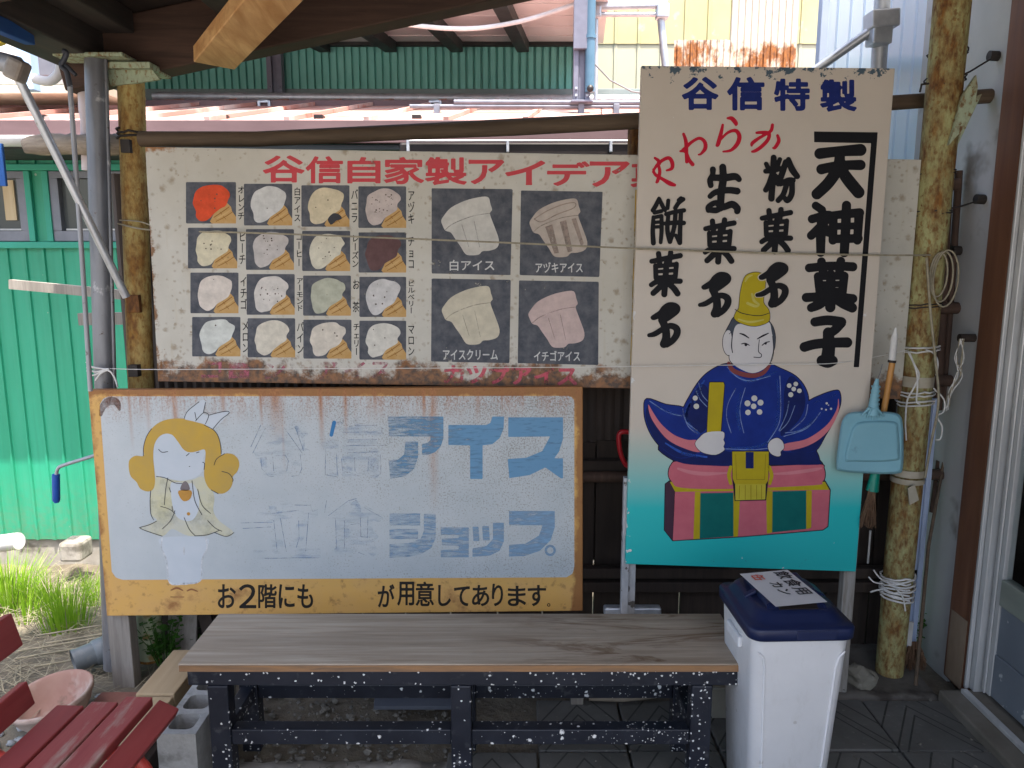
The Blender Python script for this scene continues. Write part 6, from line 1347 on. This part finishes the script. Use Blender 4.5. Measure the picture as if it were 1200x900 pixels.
MB().bx(a.x, a.x+.125, a.y+.004, 2.56, .0, .1).build('beam', M['pale_board'], PB, .004)
MB().bx(a.x+.012, a.x+.125, 1.5, a.y-.004, .0, .096).build('beam', M['pale_board'], PB, .004)
MB().bx(a.x+.128, a.x+.16, 1.6, 2.5, -.02, .05).build('side_shade_strip', M['dark_wood'], PB, .003)  # dark strip stands in for the timber's shaded right side
M['brick_red'] = pm('brick_red', (.26, .11, .085), (.2, .09, .07), 14, 8, bump=.4, rough=.95)
single(MB().bx(-1.43, -1.26, 2.32, 2.46, -.06, -.002), 'red_brick', M['brick_red'], 'worn red brick set flat in the ground behind the terracotta bowl', 'brick', bevel=.006)

# ------------------------------------------------------------------ under the bench
M['bluish_board'] = pm('bluish_board', (.065, .075, .1), (.085, .095, .12), 10, rough=.7)
a = P(440, 834, 2.4); b = P(530, 812, 2.52)
single(MB().prism([G(438, 834, .0)+Vector((0, 0, .006)), G(532, 834, .0)+Vector((0, 0, .006)), G(534, 811, .03)+Vector((0, 0, .0)), G(440, 811, .03)], (0, .003, .012)), 'slate_board', M['bluish_board'], 'cracked dark blue grey board lying in the rubble under the bench', 'board', bevel=.002)
q = G(676, 826, 0); single(MB().bx(q.x-.02, q.x+.022, q.y, q.y+.05, 0, .05), 'wood_stub', M['grey_wood'], 'short pale wood stub standing on the tiles under the bench', 'wood block', bevel=.002)
q = G(470, 812, 0)
single(MB().tube([G(690, 815, .02), G(730, 816, .02), G(768, 812, .022)], [.016, .02, .017], 10, jit=.1), 'fallen_stick', M['log_grey'], 'dusty grey stick lying on the tiles under the bench', 'stick')
M['basket'] = pm('basket', (.38, .36, .3), (.45, .43, .37), 9, rough=.6)
q = G(846, 842, 0); BK = thing('plastic_tub', 'dirty cream plastic tub on the tiles between the bench leg and the bin', 'tub', tuple(q))
bx0, bx1 = G(836, 845, 0).x, G(872, 845, 0).x
mb = MB(); v = []
for ex, ey, z in ((0, 0, .0), (.012, .014, .11), (.018, .02, .112), (.018, .02, .118), (.008, .01, .118), (-.006, -.006, .02)):
    v += [(bx0-ex, q.y-ey, z), (bx1+ex, q.y-ey, z), (bx1+ex, q.y+.17+ey, z), (bx0-ex, q.y+.17+ey, z)]
mb.add(v, [(i*4+k, i*4+(k+1) % 4, i*4+4+(k+1) % 4, i*4+4+k) for i in range(5) for k in range(4)]+[(3, 2, 1, 0), (20, 21, 22, 23)])
mb.build('tub_body', M['basket'], BK, .003)
q = G(1005, 765, 0); M['plastic_sheet'] = pm('plastic_sheet', (.6, .65, .68), (.3, .36, .4), 16, rough=.4)
mb = MB(); n = 9; mb.add([(1.06+i*.02, 2.6+j*.02, .03+.035*mnoise.noise((i*.9, j*.8, 2))+.03*math.sin(i*.8)*math.sin(j*.5)) for j in range(n) for i in range(n)], [(j*n+i, j*n+i+1, (j+1)*n+i+1, (j+1)*n+i) for j in range(n-1) for i in range(n-1)])
single(mb, 'crumpled_plastic', M['plastic_sheet'], 'crumpled white plastic scrap lying behind the bin by the pole foot', 'plastic scrap')
M['stone'] = pm('stone', (.19, .175, .14), (.25, .235, .19), 11, 8, bump=.5, rough=.9)
q = G(1008, 792, .03); single(MB().blob(q, .055, 3, (.8, 1.0, .8), .5, True), 'stone', M['stone'], 'grey angular stone beside the foot of the yellow green pole', 'stone')
single(MB().blob(G(478, 808, .02), .028, 3, (1, 1, .9), .2), 'dark_stone', M['conc_dark'], 'round dark stone half hidden behind the back rail of the bench', 'stone')

# loose ground: rubble, pebbles, straw, grass (nobody could count these)
mb = MB()
for k in range(900):
    x = rnd.uniform(-.95, -.1); y = rnd.uniform(2.1, 2.7); r = abs(rnd.gauss(.004, .005))+.002
    if x > -.35: r *= .6
    mb.blob((x, y, -.018+r*.3), r, 1, (1, rnd.uniform(.6, 1), rnd.uniform(.5, .8)), .6, True)
for k in range(70):
    x = rnd.uniform(-.85, -.12); y = rnd.uniform(1.75, 2.12); r = rnd.uniform(.003, .009); mb.blob((x, y, r*.3), r, 1, (1, .8, .6), .5, True)
for k in range(60):
    x = rnd.uniform(-.1, 1.45); y = rnd.uniform(1.8, 2.6); r = rnd.uniform(.002, .007); mb.blob((x, y, .002+r*.3), r, 1, (1, .8, .6), .5, True)
setp(mb.build('rubble', pm('rubble', (.13, .12, .1), (.19, .175, .15), 20, 6, bump=.5, rough=.95)), kind='stuff')
mb = MB()
for k in range(900):
    x = rnd.uniform(-2.1, -1.24); y = rnd.uniform(1.6, 2.5); r = rnd.uniform(.008, .019)
    if rnd.random() < (y-2.1)*1.5: continue
    mb.blob((x, y, gz(x, y)+r*.35), r, 1, (1, rnd.uniform(.6, 1), .6), .4)
setp(mb.build('pebbles', pm('pebbles', (.36, .37, .37), (.24, .255, .27), 12, 4, rough=.85, spots=[((.44, .43, .4), 16, .55, .1)])), kind='stuff')
mb = MB()
for k in range(5200):
    x = rnd.uniform(-4.2, -1.25); y = rnd.uniform(2.35, 4.5)
    if rnd.random() > (1 if y < 3.4 else .35): continue
    a_ = rnd.uniform(0, 6.28); l = rnd.uniform(.06, .22); z = gz(x, y)+rnd.uniform(.004, .03); d = Vector((math.cos(a_), math.sin(a_), rnd.uniform(-.1, .12)))
    p0 = Vector((x, y, z)); sd = Vector((-d.y, d.x, 0))*.0016; m1 = p0+d*l*.5+Vector((0, 0, rnd.uniform(0, .012))); p1 = p0+d*l
    mb.add([p0-sd, p0+sd, m1+sd, m1-sd, p1+sd*.5, p1-sd*.5], [(0, 1, 2, 3), (3, 2, 4, 5)])
for k in range(5):
    a = G(rnd.uniform(15, 60), 745+k*9, gz(-2, 2.8)+.03); mb.tube([a, a+Vector((.35, .12, .01)), a+Vector((.75, .2+.05*k, .02))], .004, 5)
setp(mb.build('dry_straw', M['straw']), kind='stuff')
def blade_mat(name, a, b):
    m = NT(name, .5, 0, .3); c = m.mix(m.mr(m.noise(14, 3), .3, .7), a, b); m.col(c)
    tr = m.n('BsdfTranslucent', {0: c}); mx = m.n('MixShader', {0: .4}); m.t.links.new(m.b.outputs[0], mx.inputs[1]); m.t.links.new(tr.outputs[0], mx.inputs[2]); m.t.links.new(mx.outputs[0], m.out.inputs[0]); return m.m
M['grass'] = blade_mat('grass', (.13, .3, .012), (.3, .46, .035))
def tuft(mb, c, n, rad, hgt, w=.0022, lean=.5):
    for k in range(n):
        a_ = rnd.uniform(0, 6.28); rr_ = rad*math.sqrt(rnd.random())*.45; x, y = c[0]+rr_*math.cos(a_), c[1]+rr_*math.sin(a_); h_ = hgt*rnd.uniform(.45, 1.05)
        out_ = Vector((math.cos(a_), math.sin(a_), 0))*rad*lean*rnd.uniform(.2, 1.3); sd = Vector((-math.sin(a_+.5), math.cos(a_+.5), 0))*w
        p0 = Vector((x, y, gz(x, y)-.01)); p1 = p0+out_*.35+Vector((0, 0, h_*.6)); p2 = p0+out_+Vector((0, 0, h_*rnd.uniform(.85, 1)))
        mb.add([p0-sd, p0+sd, p1+sd*.8, p1-sd*.8, p2], [(0, 1, 2, 3), (3, 2, 4)])
tufts = [((78, 738), 190, .2, .28, 'bright green grass tuft nearest the drain pipe'), ((55, 700), 130, .17, .24, 'smaller grass tuft behind the tuft by the drain pipe'), ((8, 700), 320, .26, .34, 'broad grass tuft at the edge of the green house yard')]
dead = MB()
for (p, n, r_, h_, lab) in tufts:
    c = G(p[0], p[1], -.08); mb = MB(); tuft(mb, (c.x, c.y), n, r_, h_); dm = MB(); tuft(dm, (c.x, c.y), n//5, r_*1.3, h_*.8, .0018, .8); single(mb, 'grass_tuft', M['grass'], lab, 'grass', group='grass tufts beside the porch'); dead.v, dead.f, dead.sm = dead.v+dm.v, dead.f+[[i+len(dead.v) for i in f] for f in dm.f], dead.sm+dm.sm
mb = MB()
for k in range(46):
    x = rnd.uniform(-5, -1.9); y = rnd.uniform(2.9, 4.4); tuft(mb, (x, y), rnd.randint(12, 60), .1, rnd.uniform(.08, .24))
setp(mb.build('grass', M['grass']), kind='stuff'); setp(dead.build('dead_grass', M['straw']), kind='stuff')
# weeds under the sign
M['leaf'] = blade_mat('leaf', (.035, .11, .015), (.06, .16, .025))
def weed(c, n, hgt, rad, lab):
    WD = thing('weed', lab, 'weed', tuple(c)); sm = MB(); lm = MB()
    for k in range(n):
        a_ = rnd.uniform(0, 6.28); tip = Vector(c)+Vector((math.cos(a_)*rad*rnd.random(), math.sin(a_)*rad*.6*rnd.random(), hgt*rnd.uniform(.4, 1))); p0 = Vector(c)+Vector((math.cos(a_)*.02, math.sin(a_)*.02, 0)); mid = (p0+tip)/2+Vector((0, 0, .02))
        sm.tube([p0, mid, tip], [.002, .0016, .001], 5, False)
        for q in range(12):
            t = rnd.uniform(.25, 1); pt = p0.lerp(tip, t)+Vector((rnd.uniform(-.015, .015), rnd.uniform(-.015, .015), rnd.uniform(0, .02))); b_ = rnd.uniform(0, 6.28); l = rnd.uniform(.01, .024); d = Vector((math.cos(b_), math.sin(b_), rnd.uniform(-.3, .5)))*l; s_ = Vector((-math.sin(b_), math.cos(b_), .2))*l*.38
            lm.add([pt, pt+d*.5+s_, pt+d, pt+d*.5-s_], [(0, 1, 2, 3)])
    sm.build('stem', M['leaf'], WD); lm.build('leaves', M['leaf'], WD)
weed(G(192, 778, 0), 26, .2, .12, 'low green weed growing between the rusty post and the bench top')
weed(G(212, 762, 0), 12, .14, .08, 'small weed in front of the leaning board under the signboard')
weed(G(155, 775, 0), 8, .2, .05, 'thin spindly weed beside the grey timber post')
weed(G(1066, 760, 0), 8, .16, .06, 'small green weed behind the foot of the yellow green pole')
# bits along the green house foot
M['white_pipe'] = M['gutter_white']
single(MB().tube([P(-40, 642, 4.3), P(22, 634, 4.25)], .05, 14), 'white_pipe', M['white_pipe'], 'white pipe end lying at the foot of the green wall', 'pipe')
single(MB().bx(P(68, 650, 4.3).x, P(94, 650, 4.3).x, 4.3, 4.45, P(68, 660, 4.3).z, P(68, 637, 4.3).z), 'concrete_lump', M['conc'], 'pale concrete lump at the foot of the green wall', 'concrete lump', bevel=.02)
bpy.data.objects.remove(_to)
